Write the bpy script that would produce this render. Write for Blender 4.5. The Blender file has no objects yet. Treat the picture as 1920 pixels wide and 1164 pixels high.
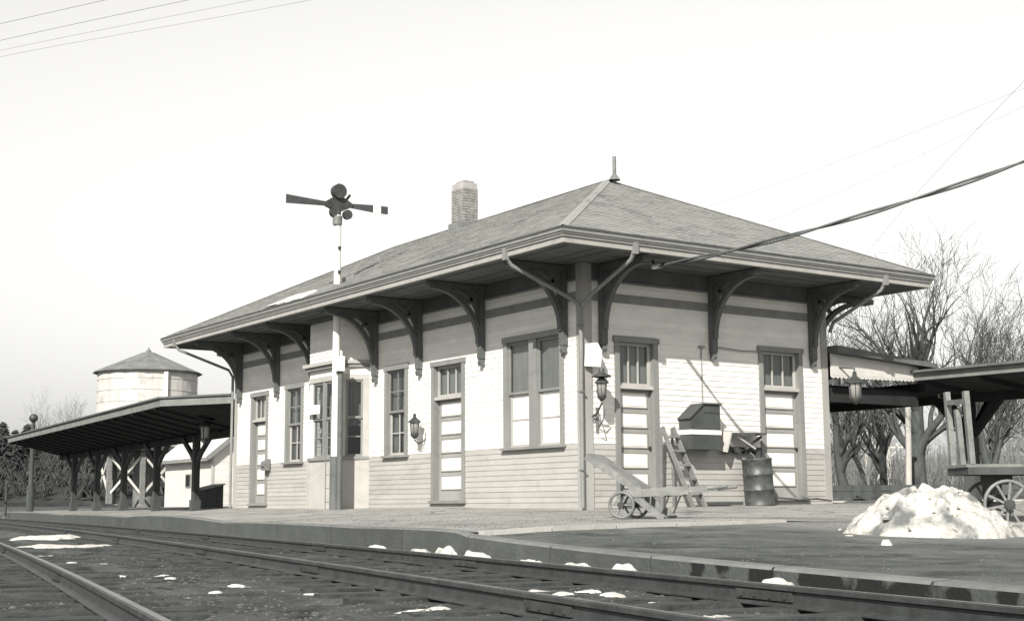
import bpy, bmesh, math, random
import numpy as np
from mathutils import Vector, Matrix
random.seed(7); rng = np.random.default_rng(7)
R = math.radians
scene = bpy.context.scene
COL = scene.collection

# ------------------------------------------------------------------ camera
cam_d = bpy.data.cameras.new('camera'); cam = bpy.data.objects.new('camera', cam_d); COL.objects.link(cam)
scene.camera = cam
cam_d.sensor_fit = 'HORIZONTAL'; cam_d.sensor_width = 36; cam_d.lens = 48.65
cam_d.clip_start = 0.05; cam_d.clip_end = 6000
PIT, ROL, YAW = 0.1392, -0.0056, 0.9701
CAM = Vector((19.818, -15.106, 0.018))
_f = Vector((-math.sin(YAW)*math.cos(PIT), math.cos(YAW)*math.cos(PIT), math.sin(PIT)))
_r = Vector((math.cos(YAW), math.sin(YAW), 0)); _u = _r.cross(_f)
_r2 = math.cos(ROL)*_r + math.sin(ROL)*_u; _u2 = _r2.cross(_f)
m = Matrix((( _r2.x, _u2.x, -_f.x, CAM.x), (_r2.y, _u2.y, -_f.y, CAM.y), (_r2.z, _u2.z, -_f.z, CAM.z), (0, 0, 0, 1)))
cam.matrix_world = m
RH = Vector((math.cos(YAW), math.sin(YAW), 0)); FH = Vector((-math.sin(YAW), math.cos(YAW), 0))   # horizontal right / forward

# ------------------------------------------------------------------ sky and sun
SUN = Vector((.928, -1.14, 1.0)).normalized()
world = bpy.data.worlds.new('World'); scene.world = world; world.use_nodes = True
nt = world.node_tree; nt.nodes.clear()
sky = nt.nodes.new('ShaderNodeTexSky'); sky.sky_type = 'NISHITA'; sky.sun_disc = False
sky.sun_elevation = math.asin(SUN.z); sky.sun_rotation = math.atan2(SUN.x, SUN.y)
sky.air_density = 2.0; sky.dust_density = 0.0; sky.ozone_density = 3.0
sep = nt.nodes.new('ShaderNodeSeparateColor'); mul = nt.nodes.new('ShaderNodeMix'); mul.data_type = 'RGBA'; mul.blend_type = 'MULTIPLY'
mul.inputs[0].default_value = 1.0; mul.inputs[7].default_value = (1.0, .99, .96, 1)      # silver print: one channel, faint cream
bg = nt.nodes.new('ShaderNodeBackground'); bg.inputs[1].default_value = 0.122
out = nt.nodes.new('ShaderNodeOutputWorld')
nt.links.new(sky.outputs[0], sep.inputs[0]); nt.links.new(sep.outputs[2], mul.inputs[6])
nt.links.new(mul.outputs[2], bg.inputs[0]); nt.links.new(bg.outputs[0], out.inputs[0])
sl = bpy.data.lights.new('sun', 'SUN'); sl.energy = 5.0; sl.angle = R(0.53); sl.color = (1.0, .955, .875)
so = bpy.data.objects.new('sun', sl); COL.objects.link(so); so.rotation_euler = SUN.to_track_quat('Z', 'Y').to_euler()
scene.view_settings.view_transform = 'Standard'; scene.view_settings.look = 'None'
scene.view_settings.gamma = 1; scene.view_settings.exposure = 0.5; scene.view_settings.use_curve_mapping = False

# ------------------------------------------------------------------ materials
MATS = {}
def tint(v):
    # dark tones lean cool, light tones lean cream, as on the toned print
    t = min(1, max(0, (v-.03)/.3)); a = (.90, 1.0, 1.0); b = (1.0, .98, .93)
    return tuple(v*(a[i]*(1-t)+b[i]*t) for i in range(3)) + (1,)
def mat(name, lo, hi, scale=3, rough=.85, bump=0.0, bscale=30, stretch=(1,1,1), spec=.25, detail=6, metal=0, mid=.5, width=.35, patches=None, vary=.09):
    """noise-mottled paint / wood / stone between two albedos"""
    M = bpy.data.materials.new(name); M.use_nodes = True; n = M.node_tree.nodes; l = M.node_tree.links
    b = n['Principled BSDF']; b.inputs['Roughness'].default_value = rough; b.inputs['Specular IOR Level'].default_value = spec; b.inputs['Metallic'].default_value = metal
    g = n.new('ShaderNodeNewGeometry'); mp = n.new('ShaderNodeMapping'); mp.inputs['Scale'].default_value = stretch
    l.new(g.outputs['Position'], mp.inputs[0])
    t = n.new('ShaderNodeTexNoise'); t.inputs['Scale'].default_value = scale; t.inputs['Detail'].default_value = detail; t.inputs['Roughness'].default_value = .65
    l.new(mp.outputs[0], t.inputs[0])
    cr = n.new('ShaderNodeValToRGB'); e = cr.color_ramp.elements
    e[0].position = max(0, mid-width/2); e[1].position = min(1, mid+width/2); e[0].color = tint(lo); e[1].color = tint(hi)
    l.new(t.outputs['Fac'], cr.inputs[0]); colour = cr.outputs[0]
    if patches:                                  # (albedo, scale, threshold, soft)
        pv, ps, th, sf = patches
        t2 = n.new('ShaderNodeTexNoise'); t2.inputs['Scale'].default_value = ps; t2.inputs['Detail'].default_value = 4
        l.new(g.outputs['Position'], t2.inputs[0])
        r2 = n.new('ShaderNodeMapRange'); r2.inputs[1].default_value = th; r2.inputs[2].default_value = th+sf
        l.new(t2.outputs['Fac'], r2.inputs[0])
        mx = n.new('ShaderNodeMix'); mx.data_type = 'RGBA'; mx.inputs[7].default_value = tint(pv)
        l.new(r2.outputs[0], mx.inputs[0]); l.new(colour, mx.inputs[6]); colour = mx.outputs[2]
    oi = n.new('ShaderNodeObjectInfo'); rr = n.new('ShaderNodeMapRange'); rr.inputs[3].default_value = 1-vary; rr.inputs[4].default_value = 1+vary*.4; l.new(oi.outputs['Random'], rr.inputs[0])
    hs = n.new('ShaderNodeHueSaturation'); l.new(rr.outputs[0], hs.inputs['Value']); l.new(colour, hs.inputs['Color']); colour = hs.outputs[0]
    l.new(colour, b.inputs['Base Color'])
    if bump:
        t3 = n.new('ShaderNodeTexNoise'); t3.inputs['Scale'].default_value = bscale; t3.inputs['Detail'].default_value = 5
        l.new(mp.outputs[0], t3.inputs[0]); bp = n.new('ShaderNodeBump'); bp.inputs['Strength'].default_value = 1; bp.inputs['Distance'].default_value = bump
        l.new(t3.outputs['Fac'], bp.inputs['Height']); l.new(bp.outputs[0], b.inputs['Normal'])
    MATS[name] = M; return M
mat('paint_white', .68, .8, 1.3, .7, .002, 40, (1,1,2.5), patches=(.6, 5, .62, .2))
mat('paint_grey', .33, .39, 1.3, .75, .002, 40, (1,1,2.5), patches=(.29, 4, .6, .2))
mat('bay_panel', .38, .44, 1.5, .75, .002, 40)
mat('trim', .2, .25, 3, .6, .002, 40, (1,1,.3))
mat('trim_light', .36, .44, 3, .6, .002, 40)
mat('corner_trim', .3, .37, 3, .6, .002, 40, (1,1,.3))
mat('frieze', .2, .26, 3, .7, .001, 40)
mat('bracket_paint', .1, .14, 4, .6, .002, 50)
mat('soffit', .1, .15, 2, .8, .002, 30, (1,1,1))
mat('door_panel', .68, .78, 2, .6)
mat('door_frame', .25, .31, 3, .6, .002, 40, (1,1,.3))
mat('dark_void', .015, .03, 3, .9)
mat('curtain', .1, .32, 3, .95, 0, 30, (6,6,.3))
mat('blind', .74, .82, 3, .9)
mat('shade_blind', .3, .38, 3, .9, 0, 30, (5,5,.3))
mat('chimney_brick', .18, .34, 6, .95, .006, 60)
mat('mortar', .3, .4, 6, .95, .004, 60)
mat('iron', .03, .06, 8, .5, .003, 40, spec=.5)
mat('iron_grey', .12, .2, 6, .5, .002, 40, spec=.5)
mat('mast_white', .72, .8, 3, .5)
mat('blade_paint', .05, .075, 5, .5)
mat('dark_timber', .05, .09, 5, .85, .005, 30, (1,1,.2))
mat('wood', .14, .24, 5, .85, .006, 30, (1.2,1.2,1.2), patches=(.12, 9, .6, .2))
mat('wood_light', .4, .55, 5, .85, .005, 30)
mat('canopy_shaded', .022, .034, 4, .9, .002, 30)  # near-black: canopy shade put into the colour of wings, beams and braces
mat('canopy_fascia', .16, .24, 3, .8, .003, 30)
mat('canopy_roof', .1, .16, 3, .9, .004, 40)
mat('valance', .5, .58, 3, .8, .002, 40)
mat('drum', .035, .1, 4, .45, .004, 30, (1,1,2), spec=.5, patches=(.14, 7, .6, .2))
mat('box_paint', .055, .08, 4, .6, .002, 40)
mat('white_enamel', .78, .84, 4, .4)
mat('glass_white', .28, .36, 4, .15, spec=.6)
mat('rail_steel', .028, .06, 6, .55, .003, 40, (1,1,1), spec=.5)
mat('rail_top', .1, .18, 6, .35, .001, 60, spec=.6, metal=.4)
mat('tie_wood', .03, .075, 6, .95, .012, 25, (1,1,1), patches=(.07, 5, .62, .15))
mat('snow', .46, .66, 8, .8, .03, 16, patches=(.25, 8, .54, .16))
mat('snow_dirty', .33, .55, 4, .85, .05, 12, patches=(.13, 3.1, .51, .14), vary=0)
mat('snow_thin', .38, .6, 7, .85, .02, 30)
mat('bark', .055, .1, 7, .95, .015, 30, (1,1,.3))
mat('twig', .065, .105, 5, .9)
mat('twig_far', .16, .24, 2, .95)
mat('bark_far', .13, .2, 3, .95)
mat('evergreen', .03, .06, 5, .9)
mat('scrub', .03, .09, 1, .95)
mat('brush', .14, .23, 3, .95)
mat('tank_white', .46, .58, .6, .8, .003, 20, (1,1,.3), patches=(.34, 1.4, .56, .2))
mat('tank_roof', .12, .22, 1.2, .9, .01, 14)
mat('house_white', .55, .63, 2, .8)
mat('house_roof', .5, .62, 2, .8, .004, 20)
mat('pole_wood', .4, .5, 4, .9, .004, 30, (1,1,.2))
mat('stone', .03, .16, 9, .95)
mat('cable', .07, .11, 6, .6)
mat('wire', .2, .26, 6, .6)
mat('rope', .2, .3, 6, .9)
mat('kerb', .07, .1, 2.2, .92, .01, 24, patches=(.09, 1.1, .55, .2))
mat('kerb_gap_shade', .07, .1, 2.2, .92, .01, 24, patches=(.018, 2.2, .49, .04))  # dark patches painted in for shaded gaps in the kerb face
mat('kerb_top_lit', .13, .19, 3, .9, .006, 24)  # paler copy of the kerb, sunlight on its top edge painted in
mat('kerb_cap', .34, .42, 3, .9, .006, 24)

def ground_mat(name, lo, hi, s1, patch, s2, th, soft, bump, bs, rough=.97, patch2=None, dust=None, crack=None):
    M = bpy.data.materials.new(name); M.use_nodes = True; n = M.node_tree.nodes; l = M.node_tree.links
    b = n['Principled BSDF']; b.inputs['Roughness'].default_value = rough; b.inputs['Specular IOR Level'].default_value = .15
    g = n.new('ShaderNodeNewGeometry')
    def noise(s, d=7, r=.65):
        t = n.new('ShaderNodeTexNoise'); t.inputs['Scale'].default_value = s; t.inputs['Detail'].default_value = d; t.inputs['Roughness'].default_value = r
        l.new(g.outputs['Position'], t.inputs[0]); return t.outputs['Fac']
    def mix(fac, a, col, lo_, hi_):
        r = n.new('ShaderNodeMapRange'); r.inputs[1].default_value = lo_; r.inputs[2].default_value = hi_; l.new(fac, r.inputs[0])
        x = n.new('ShaderNodeMix'); x.data_type = 'RGBA'; x.inputs[7].default_value = tint(col); l.new(r.outputs[0], x.inputs[0]); l.new(a, x.inputs[6]); return x.outputs[2]
    cr = n.new('ShaderNodeValToRGB'); e = cr.color_ramp.elements; e[0].position = .32; e[1].position = .68; e[0].color = tint(lo); e[1].color = tint(hi)
    l.new(noise(s1), cr.inputs[0]); c = mix(noise(s2, 5), cr.outputs[0], patch, th, th+soft)
    if patch2: c = mix(noise(patch2[1], 6), c, patch2[0], patch2[2], patch2[2]+patch2[3])
    if dust:                                              # pale trodden dust spreading over the back of the drive
        sx_ = n.new('ShaderNodeSeparateXYZ'); l.new(g.outputs['Position'], sx_.inputs[0]); ad = n.new('ShaderNodeMath'); ad.operation = 'MULTIPLY_ADD'; ad.inputs[1].default_value = 5.0
        l.new(noise(.7, 6), ad.inputs[0]); l.new(sx_.outputs['Y'], ad.inputs[2]); c = mix(ad.outputs[0], c, dust[0], dust[1], dust[2])
    if crack:
        nz_ = n.new('ShaderNodeTexNoise'); nz_.inputs['Scale'].default_value = 1.5; l.new(g.outputs['Position'], nz_.inputs[0]); va = n.new('ShaderNodeVectorMath'); va.operation = 'MULTIPLY_ADD'; va.inputs[1].default_value = (.9,.9,0)
        l.new(nz_.outputs['Color'], va.inputs[0]); l.new(g.outputs['Position'], va.inputs[2]); vo = n.new('ShaderNodeTexVoronoi'); vo.feature = 'DISTANCE_TO_EDGE'; vo.inputs['Scale'].default_value = crack; l.new(va.outputs[0], vo.inputs['Vector'])
        iv = n.new('ShaderNodeMath'); iv.operation = 'SUBTRACT'; iv.inputs[0].default_value = 1; l.new(vo.outputs['Distance'], iv.inputs[1]); c = mix(iv.outputs[0], c, lo*.5, .988, .997)
    c = mix(noise(90, 2), c, hi*1.6, .68, .73)                     # single pale grains
    l.new(c, b.inputs['Base Color'])
    bp = n.new('ShaderNodeBump'); bp.inputs['Distance'].default_value = bump; l.new(noise(bs, 8, .7), bp.inputs['Height']); l.new(bp.outputs[0], b.inputs['Normal'])
    MATS[name] = M
ground_mat('cinders', .04, .105, 6, .14, .6, .46, .2, .05, 20, patch2=(.025, 1.6, .55, .1))
ground_mat('concrete', .22, .33, 2.2, .14, .45, .5, .2, .012, 22, patch2=(.38, 3, .6, .15), crack=.33)
ground_mat('asphalt', .065, .115, 2.5, .15, .7, .5, .18, .014, 26, patch2=(.05, 1.1, .54, .12), dust=(.23, -2.2, 1.6))
ground_mat('hill_earth', .02, .06, .6, .09, .2, .55, .15, .3, 1.5, patch2=(.5, .3, .68, .03))

def glass_mat():
    M = bpy.data.materials.new('window_glass'); M.use_nodes = True; n = M.node_tree.nodes; l = M.node_tree.links; n.remove(n['Principled BSDF'])
    tr = n.new('ShaderNodeBsdfTransparent'); tr.inputs[0].default_value = (.8,.82,.82,1); gl = n.new('ShaderNodeBsdfGlossy'); gl.inputs['Roughness'].default_value = .04
    lw = n.new('ShaderNodeLayerWeight'); lw.inputs[0].default_value = .5; pw = n.new('ShaderNodeMath'); pw.operation = 'POWER'; pw.inputs[1].default_value = 4.0; l.new(lw.outputs['Facing'], pw.inputs[0])
    fr = n.new('ShaderNodeMapRange'); fr.inputs[3].default_value = .04; fr.inputs[4].default_value = .8; l.new(pw.outputs[0], fr.inputs[0]); mx = n.new('ShaderNodeMixShader')
    l.new(fr.outputs[0], mx.inputs[0]); l.new(tr.outputs[0], mx.inputs[1]); l.new(gl.outputs[0], mx.inputs[2]); l.new(mx.outputs[0], n['Material Output'].inputs[0]); MATS['window_glass'] = M
glass_mat()
def shingle_mat():
    M = bpy.data.materials.new('shingle'); M.use_nodes = True; n = M.node_tree.nodes; l = M.node_tree.links
    b = n['Principled BSDF']; b.inputs['Roughness'].default_value = .9; b.inputs['Specular IOR Level'].default_value = .2
    g = n.new('ShaderNodeNewGeometry')
    def noise(s, d=5, st=None):
        t = n.new('ShaderNodeTexNoise'); t.inputs['Scale'].default_value = s; t.inputs['Detail'].default_value = d
        if st:
            mp = n.new('ShaderNodeMapping'); mp.inputs['Scale'].default_value = st; l.new(g.outputs['Position'], mp.inputs[0]); l.new(mp.outputs[0], t.inputs[0])
        else: l.new(g.outputs['Position'], t.inputs[0])
        return t.outputs['Fac']
    a = n.new('ShaderNodeMath'); a.operation = 'ADD'; l.new(noise(1.1), a.inputs[0]); l.new(noise(9, 3, (1,1,1.6)), a.inputs[1])
    cr = n.new('ShaderNodeValToRGB'); e = cr.color_ramp.elements; e[0].position = .75; e[1].position = 1.25; e[0].color = tint(.19); e[1].color = tint(.26); 
    h = n.new('ShaderNodeMath'); h.operation = 'MULTIPLY'; h.inputs[1].default_value = 1.0; l.new(a.outputs[0], h.inputs[0]); l.new(h.outputs[0], cr.inputs[0])
    l.new(cr.outputs[0], b.inputs['Base Color'])
    bp = n.new('ShaderNodeBump'); bp.inputs['Distance'].default_value = .006; l.new(noise(25, 4), bp.inputs['Height']); l.new(bp.outputs[0], b.inputs['Normal']); MATS['shingle'] = M
shingle_mat()

# ------------------------------------------------------------------ mesh helpers
OFF = {}                                                  # world position of each object's origin
class MB:
    def __init__(s): s.v = []; s.f = []; s.sm = []
    def add(s, vs, fs, smooth=False):
        o = len(s.v); s.v += [tuple(v) for v in vs]; s.f += [tuple(i+o for i in f) for f in fs]; s.sm += [smooth]*len(fs); return s
    def box(s, a, b):
        x0,y0,z0 = a; x1,y1,z1 = b
        return s.add([(x0,y0,z0),(x1,y0,z0),(x1,y1,z0),(x0,y1,z0),(x0,y0,z1),(x1,y0,z1),(x1,y1,z1),(x0,y1,z1)],
                     [(0,3,2,1),(4,5,6,7),(0,1,5,4),(1,2,6,5),(2,3,7,6),(3,0,4,7)])
    def bar(s, p, q, w, h, up=(0,0,1)):                    # rectangular beam p->q, w across, h along 'up'
        p = Vector(p); q = Vector(q); d = (q-p).normalized(); u = Vector(up); a = d.cross(u)
        if a.length < 1e-4: a = d.cross(Vector((1,0,0)))
        a.normalize(); b = a.cross(d).normalized(); vs = []
        for c in (p, q):
            for i, j in ((-1,-1),(1,-1),(1,1),(-1,1)): vs.append(c + a*(i*w/2) + b*(j*h/2))
        return s.add(vs, [(0,1,2,3),(7,6,5,4),(0,4,5,1),(1,5,6,2),(2,6,7,3),(3,7,4,0)])
    def tube(s, pts, r, n=8, smooth=True, cap=True):       # r number or list
        pts = [Vector(p) for p in pts]; k = len(pts); rs = r if isinstance(r, (list, tuple)) else [r]*k; vs = []; prev = None
        for i, p in enumerate(pts):
            d = (pts[min(i+1,k-1)]-pts[max(i-1,0)]).normalized()
            a = d.cross(Vector((0,0,1))) if prev is None else (prev - d*prev.dot(d))
            if a.length < 1e-4: a = d.cross(Vector((1,0,0)))
            a.normalize(); prev = a; b = d.cross(a)
            for j in range(n):
                t = 2*math.pi*j/n; vs.append(p + (a*math.cos(t)+b*math.sin(t))*rs[i])
        fs = [(i*n+j, i*n+(j+1)%n, (i+1)*n+(j+1)%n, (i+1)*n+j) for i in range(k-1) for j in range(n)]
        s.add(vs, fs, smooth)
        if cap: s.add(vs[:n], [tuple(range(n))[::-1]]); s.add(vs[-n:], [tuple(range(n))])
        return s
    def lathe(s, prof, c, n=20, smooth=True):              # prof: (r, z) list about vertical axis
        vs = []; c = Vector(c)
        for r, z in prof:
            for j in range(n):
                t = 2*math.pi*j/n; vs.append((c.x+r*math.cos(t), c.y+r*math.sin(t), c.z+z))
        k = len(prof); fs = [(i*n+j, i*n+(j+1)%n, (i+1)*n+(j+1)%n, (i+1)*n+j) for i in range(k-1) for j in range(n)]
        return s.add(vs, fs, smooth)
    def prism(s, poly, d):                                 # poly: list of 3-D points, extruded by vector d
        k = len(poly); d = Vector(d); vs = [Vector(p) for p in poly] + [Vector(p)+d for p in poly]
        return s.add(vs, [tuple(range(k))[::-1], tuple(range(k, 2*k))] + [(i, (i+1)%k, k+(i+1)%k, k+i) for i in range(k)])
    def build(s, name, material, parent=None, loc=None):
        me = bpy.data.meshes.new(name); o0 = Vector(loc) if loc is not None else (OFF[parent.name] if parent else Vector((0,0,0)))
        me.from_pydata([(v[0]-o0.x, v[1]-o0.y, v[2]-o0.z) for v in s.v], [], s.f)
        me.polygons.foreach_set('use_smooth', s.sm); me.materials.append(MATS[material])
        bm = bmesh.new(); bm.from_mesh(me); bmesh.ops.recalc_face_normals(bm, faces=bm.faces); bm.to_mesh(me); bm.free()
        o = bpy.data.objects.new(name, me); COL.objects.link(o); OFF[o.name] = o0
        if parent: o.parent = parent; o.location = o0 - OFF[parent.name]
        else: o.location = o0
        return o
def thing(name, label, cat, loc=(0,0,0), group=None):
    o = bpy.data.objects.new(name, None); COL.objects.link(o); o.location = loc; OFF[o.name] = Vector(loc); o.empty_display_size = .3
    return tag(o, label, cat, group)
def tag(o, label, cat, group=None, kind=None):
    o['label'] = label
    if cat: o['category'] = cat
    if group: o['group'] = group
    if kind: o['kind'] = kind
    return o
def struct(o): o['kind'] = 'structure'; return o
def inst(name, src, parent, loc, rot=(0,0,0), scale=(1,1,1)):   # shares mesh data; loc is world
    o = bpy.data.objects.new(name, src if isinstance(src, bpy.types.Mesh) else src.data); COL.objects.link(o); o.parent = parent
    o.location = Vector(loc) - (OFF[parent.name] if parent else Vector((0,0,0))); o.rotation_euler = rot; o.scale = scale; OFF[o.name] = Vector(loc); return o
def mesh_only(mb, name, material):
    o = mb.build(name, material); me = o.data; bpy.data.objects.remove(o); return me
def rough(o, amt, sc=3.0):                                  # small irregularity on vertices
    from mathutils import noise
    for v in o.data.vertices:
        p = v.co*sc; v.co += Vector((noise.noise(p), noise.noise(p+Vector((9,3,1))), noise.noise(p+Vector((4,7,8)))))*amt

# ------------------------------------------------------------------ terrain functions
def yrail(x): return -6.55 - .19*x - .0010*x*x if x > -50 else -6.55 + .19*50 - 2.5 - (.19-.1)*(-(x+50))*-1
def yrail(x):
    if x < -50: return yrail(-50) + (-.19+.1)*(x+50)
    return -6.55 - .19*x - .0010*x*x*(1 if x > 0 else .55)
def yedge(x): return yrail(x) + .85
_ctrl = np.array([(-45,1.5,-.2),(-30,-.6,-.25),(-16.5,-3.0,-.28),(-5,-4.8,-.285),(3,-6.3,-.27),(6.6,-6.9,-.258),
  (-15.5,0,-.02),(-10,0,-.03),(-4.5,0,-.02),(0,0,-.085),(0,3,-.03),(0,6.3,.0),(-15.5,6,-.02),(-15,14,0),(-45,8,-.03),(-30,4,-.04),
  (2.5,-1,-.11),(5.4,-2.9,-.18),(7.3,-6.1,-.235),(7.3,-4.7,-.205),(7.2,-2.5,-.19),(6.5,2,-.14),(3,8,-.04),
  (8.3,-7.2,-.30),(10.5,-7.4,-.345),(11.4,-8,-.36),(13.6,-8.4,-.385),(15.3,-8.9,-.40),(20,-10,-.42),(9.6,-2.4,-.34),(8.4,.9,-.335),(9.5,3,-.3),
  (0,12,0),(-4.5,11,0.01),(8,12,-.12),(16,0,-.36),(18,10,-.25),(-5,16,.02),(24,-4,-.42),(26,-11,-.45)])
_P = _ctrl[:, :2]; _n = len(_P); _K = np.linalg.norm(_P[:,None]-_P[None], axis=2)
_A = np.zeros((_n+3,_n+3)); _A[:_n,:_n] = _K + np.eye(_n)*.0; _A[:_n,_n] = 1; _A[:_n,_n+1:] = _P; _A[_n:,:_n] = _A[:_n,_n:].T
_W = np.linalg.solve(_A, np.concatenate([_ctrl[:,2], np.zeros(3)]))
def ztop(x, y):
    d = np.hypot(_P[:,0]-x, _P[:,1]-y); return float(d@_W[:_n] + _W[_n] + _W[_n+1]*x + _W[_n+2]*y)
from mathutils import noise as mn
def sstep(a, b, t): t = min(1, max(0, (t-a)/(b-a))); return t*t*(3-2*t)
ZR = -.432                                                  # rail head
def zground(x, y):
    e = yedge(x)
    low = -.575 + .035*mn.noise(Vector((x*.5, y*.5, 0))) + .03*mn.noise(Vector((x*1.7, y*1.7, 5))) + .018*mn.noise(Vector((x*5, y*5, 2)))
    hi = -.06
    if -48 < x < 28 and y < 18: hi = ztop(x, y) - .12
    # beyond the platforms the land lies level with them and rises gently into the hillside
    far = max(0, y-22)*.012 + max(0, -x-52)*.004
    t = sstep(.1, .5, y - e)
    return low*(1-t) + (hi+far)*t if abs(x) < 400 else low

def axis(segs):
    a = [segs[0][0]]
    for s0, s1, st in segs:
        k = max(1, int(round((s1-s0)/st))); a += [s0+(s1-s0)*(i+1)/k for i in range(k)]
    return a
xs = axis([(-1600,-400,300),(-400,-120,35),(-120,-50,5),(-50,-12,.8),(-12,4,.25),(4,20.5,.085),(20.5,30,1),(30,120,15),(120,1600,300)])
ys = axis([(-1600,-300,300),(-300,-60,30),(-60,-18,3),(-18,-6,.085),(-6,3,.3),(3,24,1.5),(24,120,8),(120,400,40),(400,1600,300)])
nx, ny = len(xs), len(ys)
g = MB(); g.v = [(x, y, zground(x, y)) for y in ys for x in xs]
g.f = [(j*nx+i, j*nx+i+1, (j+1)*nx+i+1, (j+1)*nx+i) for j in range(ny-1) for i in range(nx-1)]; g.sm = [True]*len(g.f)
ground = struct(g.build('ground', 'cinders'))

# ------------------------------------------------------------------ platforms
XK = 7.3
def sheet(x0, x1, sx, ymax, sy, dz, y0f):
    mb = MB(); X = np.arange(x0, x1+1e-6, sx); k = int(round(1/sy)); 
    for x in X:
        y0 = y0f(x)
        for j in range(k+1):
            t = (j/k)**1.5; y = y0 + (ymax-y0)*t; z = ztop(x, y) + (dz if dz == 0 else -.006+(dz+.006)*(1-sstep(-4.5, -1.5, y))) + .006*mn.noise(Vector((x*.9, y*.9, 3))); mb.v.append((x, y, z))
    n = k+1
    mb.f = [(i*n+j, (i+1)*n+j, (i+1)*n+j+1, i*n+j+1) for i in range(len(X)-1) for j in range(k)]; mb.sm = [True]*len(mb.f)
    return mb
platform = struct(sheet(-46, XK, .41, 16, .02, 0, lambda x: yedge(x)+.14).build('platform', 'concrete'))
driveway = struct(sheet(XK-.35, 26.95, .3, 17, .02, -.035, lambda x: yedge(x)+.14).build('driveway', 'asphalt'))
# kerb along the track, cast in lengths with joints
cuts = [-46,-42.5,-39,-35.5,-32,-28.5,-25,-21.5,-18,-14.6,-11,-7.6,-4.2,-.9,2.1,5.2,7.35,9.4,11.3,13.0,14.6,16.4,18.6,21,24,27]
for a, b in zip(cuts[:-1], cuts[1:]):
    mb = MB(); k = 7; g0 = .012
    for i in range(k):
        x = a+g0 + (b-a-2*g0)*i/(k-1); y = yedge(x); dz = 0 if x < XK else -.033; z = ztop(x, y+.1) + dz + .004; j = .008*mn.noise(Vector((x*2, 1, 1)))
        mb.v += [(x, y-.0+j, -.75), (x, y+.012+j, z-.02), (x, y+.03, z), (x, y+.2, z+.003), (x, y+.2, -.75)]
    n = 5
    for i in range(k-1):
        for j in range(n): mb.f.append((i*n+j, (i+1)*n+j, (i+1)*n+(j+1)%n, i*n+(j+1)%n))
    mb.f += [tuple(range(n)), tuple(range((k-1)*n, k*n))[::-1]]; mb.sm = [False]*len(mb.f)
    ko = mb.build('kerb_stone', 'kerb' if b < 12 else 'kerb_gap_shade', platform if b < 7.5 else driveway); ko.data.materials.append(MATS['kerb_top_lit'])
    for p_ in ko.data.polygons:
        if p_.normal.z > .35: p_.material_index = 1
# pale edging strip between the concrete platform and the driveway
yy = [yedge(XK)+.16 + i*.9 for i in range(6)]
for a, b in zip(yy[:-1], yy[1:]):
    mb = MB(); mb.box((XK-.02, a+.01, -.6), (XK+.105, b-.01, 0)); 
    mb.v = [(x, y, z if z < -.5 else ztop(XK, y)+.012) for x, y, z in mb.v]; mb.build('edging_stone', 'kerb_cap', platform)

# ------------------------------------------------------------------ tracks
tie_mesh = mesh_only(MB().box((-1.28,-.11,-.15), (1.28,.11,0)), 'tie', 'tie_wood')
def track(label, off, x0, x1):
    root = thing('railway_track', label, 'track', (0, yrail(0)+off-.75, ZR-.15), 'tracks in front of the station')
    cen = lambda x: yrail(x) + off - .75*math.sqrt(1+.19**2)
    x = x0
    while x < x1:
        sl = (yrail(x+.1)-yrail(x-.1))/.2
        inst('tie', tie_mesh, root, (x, cen(x), ZR-.114 + random.uniform(-.012,.006)), (random.uniform(-.01,.01), 0, math.atan(sl)+math.pi/2+random.uniform(-.02,.02)), (1+random.uniform(-.04,.04),1,1))
        x += .56 + random.uniform(-.03,.03)
    for sgn in (1, -1):
        prof = [(-.056,-.118),(.056,-.118),(.056,-.109),(.01,-.094),(.008,-.036),(.029,-.027),(.029,-.004),(.023,0),(-.023,0),(-.029,-.004),(-.029,-.027),(-.008,-.036),(-.01,-.094),(-.056,-.109)]
        def sweep(pr):
            mb = MB(); X = np.concatenate([np.arange(x0, -20, 3), np.arange(-20, x1, .6)])
            for x in X:
                s_ = (yrail(x+.1)-yrail(x-.1))/.2; nrm = Vector((-s_, 1, 0)).normalized(); c = Vector((x, cen(x), ZR)) + nrm*.75*sgn
                for u, w in pr: mb.v.append(tuple(c + nrm*u + Vector((0,0,w))))
            n = len(pr); mb.f = [(i*n+j, (i+1)*n+j, (i+1)*n+(j+1)%n, i*n+(j+1)%n) for i in range(len(X)-1) for j in range(n)]; mb.sm = [False]*len(mb.f); return mb
        rl = sweep(prof).build('rail', 'rail_steel', root)
        sweep([(-.019,.0015),(.019,.0015),(.016,-.001),(-.016,-.001)]).build('worn_rail_head', 'rail_top', rl)
        for xj in (-9.5, -2.6, 4.3, 9.15, 13.9) if off == 0 else (2.0, 9.0, 14.6):     # fishplates at the joints
            xj += .35*(sgn < 0); s_ = -.2; nrm = Vector((-s_, 1, 0)).normalized(); d = Vector((1, s_, 0)).normalized(); c = Vector((xj, cen(xj), ZR-.062)) + nrm*.75*sgn
            pb = MB()
            for q in (-.022, .022): pb.bar(c-d*.28+nrm*q, c+d*.28+nrm*q, .02, .05)
            for q in (-.22,-.08,.08,.22): pb.bar(c+d*q-nrm*.042, c+d*q+nrm*.042, .025, .025)
            pb.build('joint_bar', 'iron', rl)
    return root
track('railway track running just below the platform kerb', 0, -140, 22)
track('railway track in the left foreground, one rail crossing the corner', -3.58, -140, 22)

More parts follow.
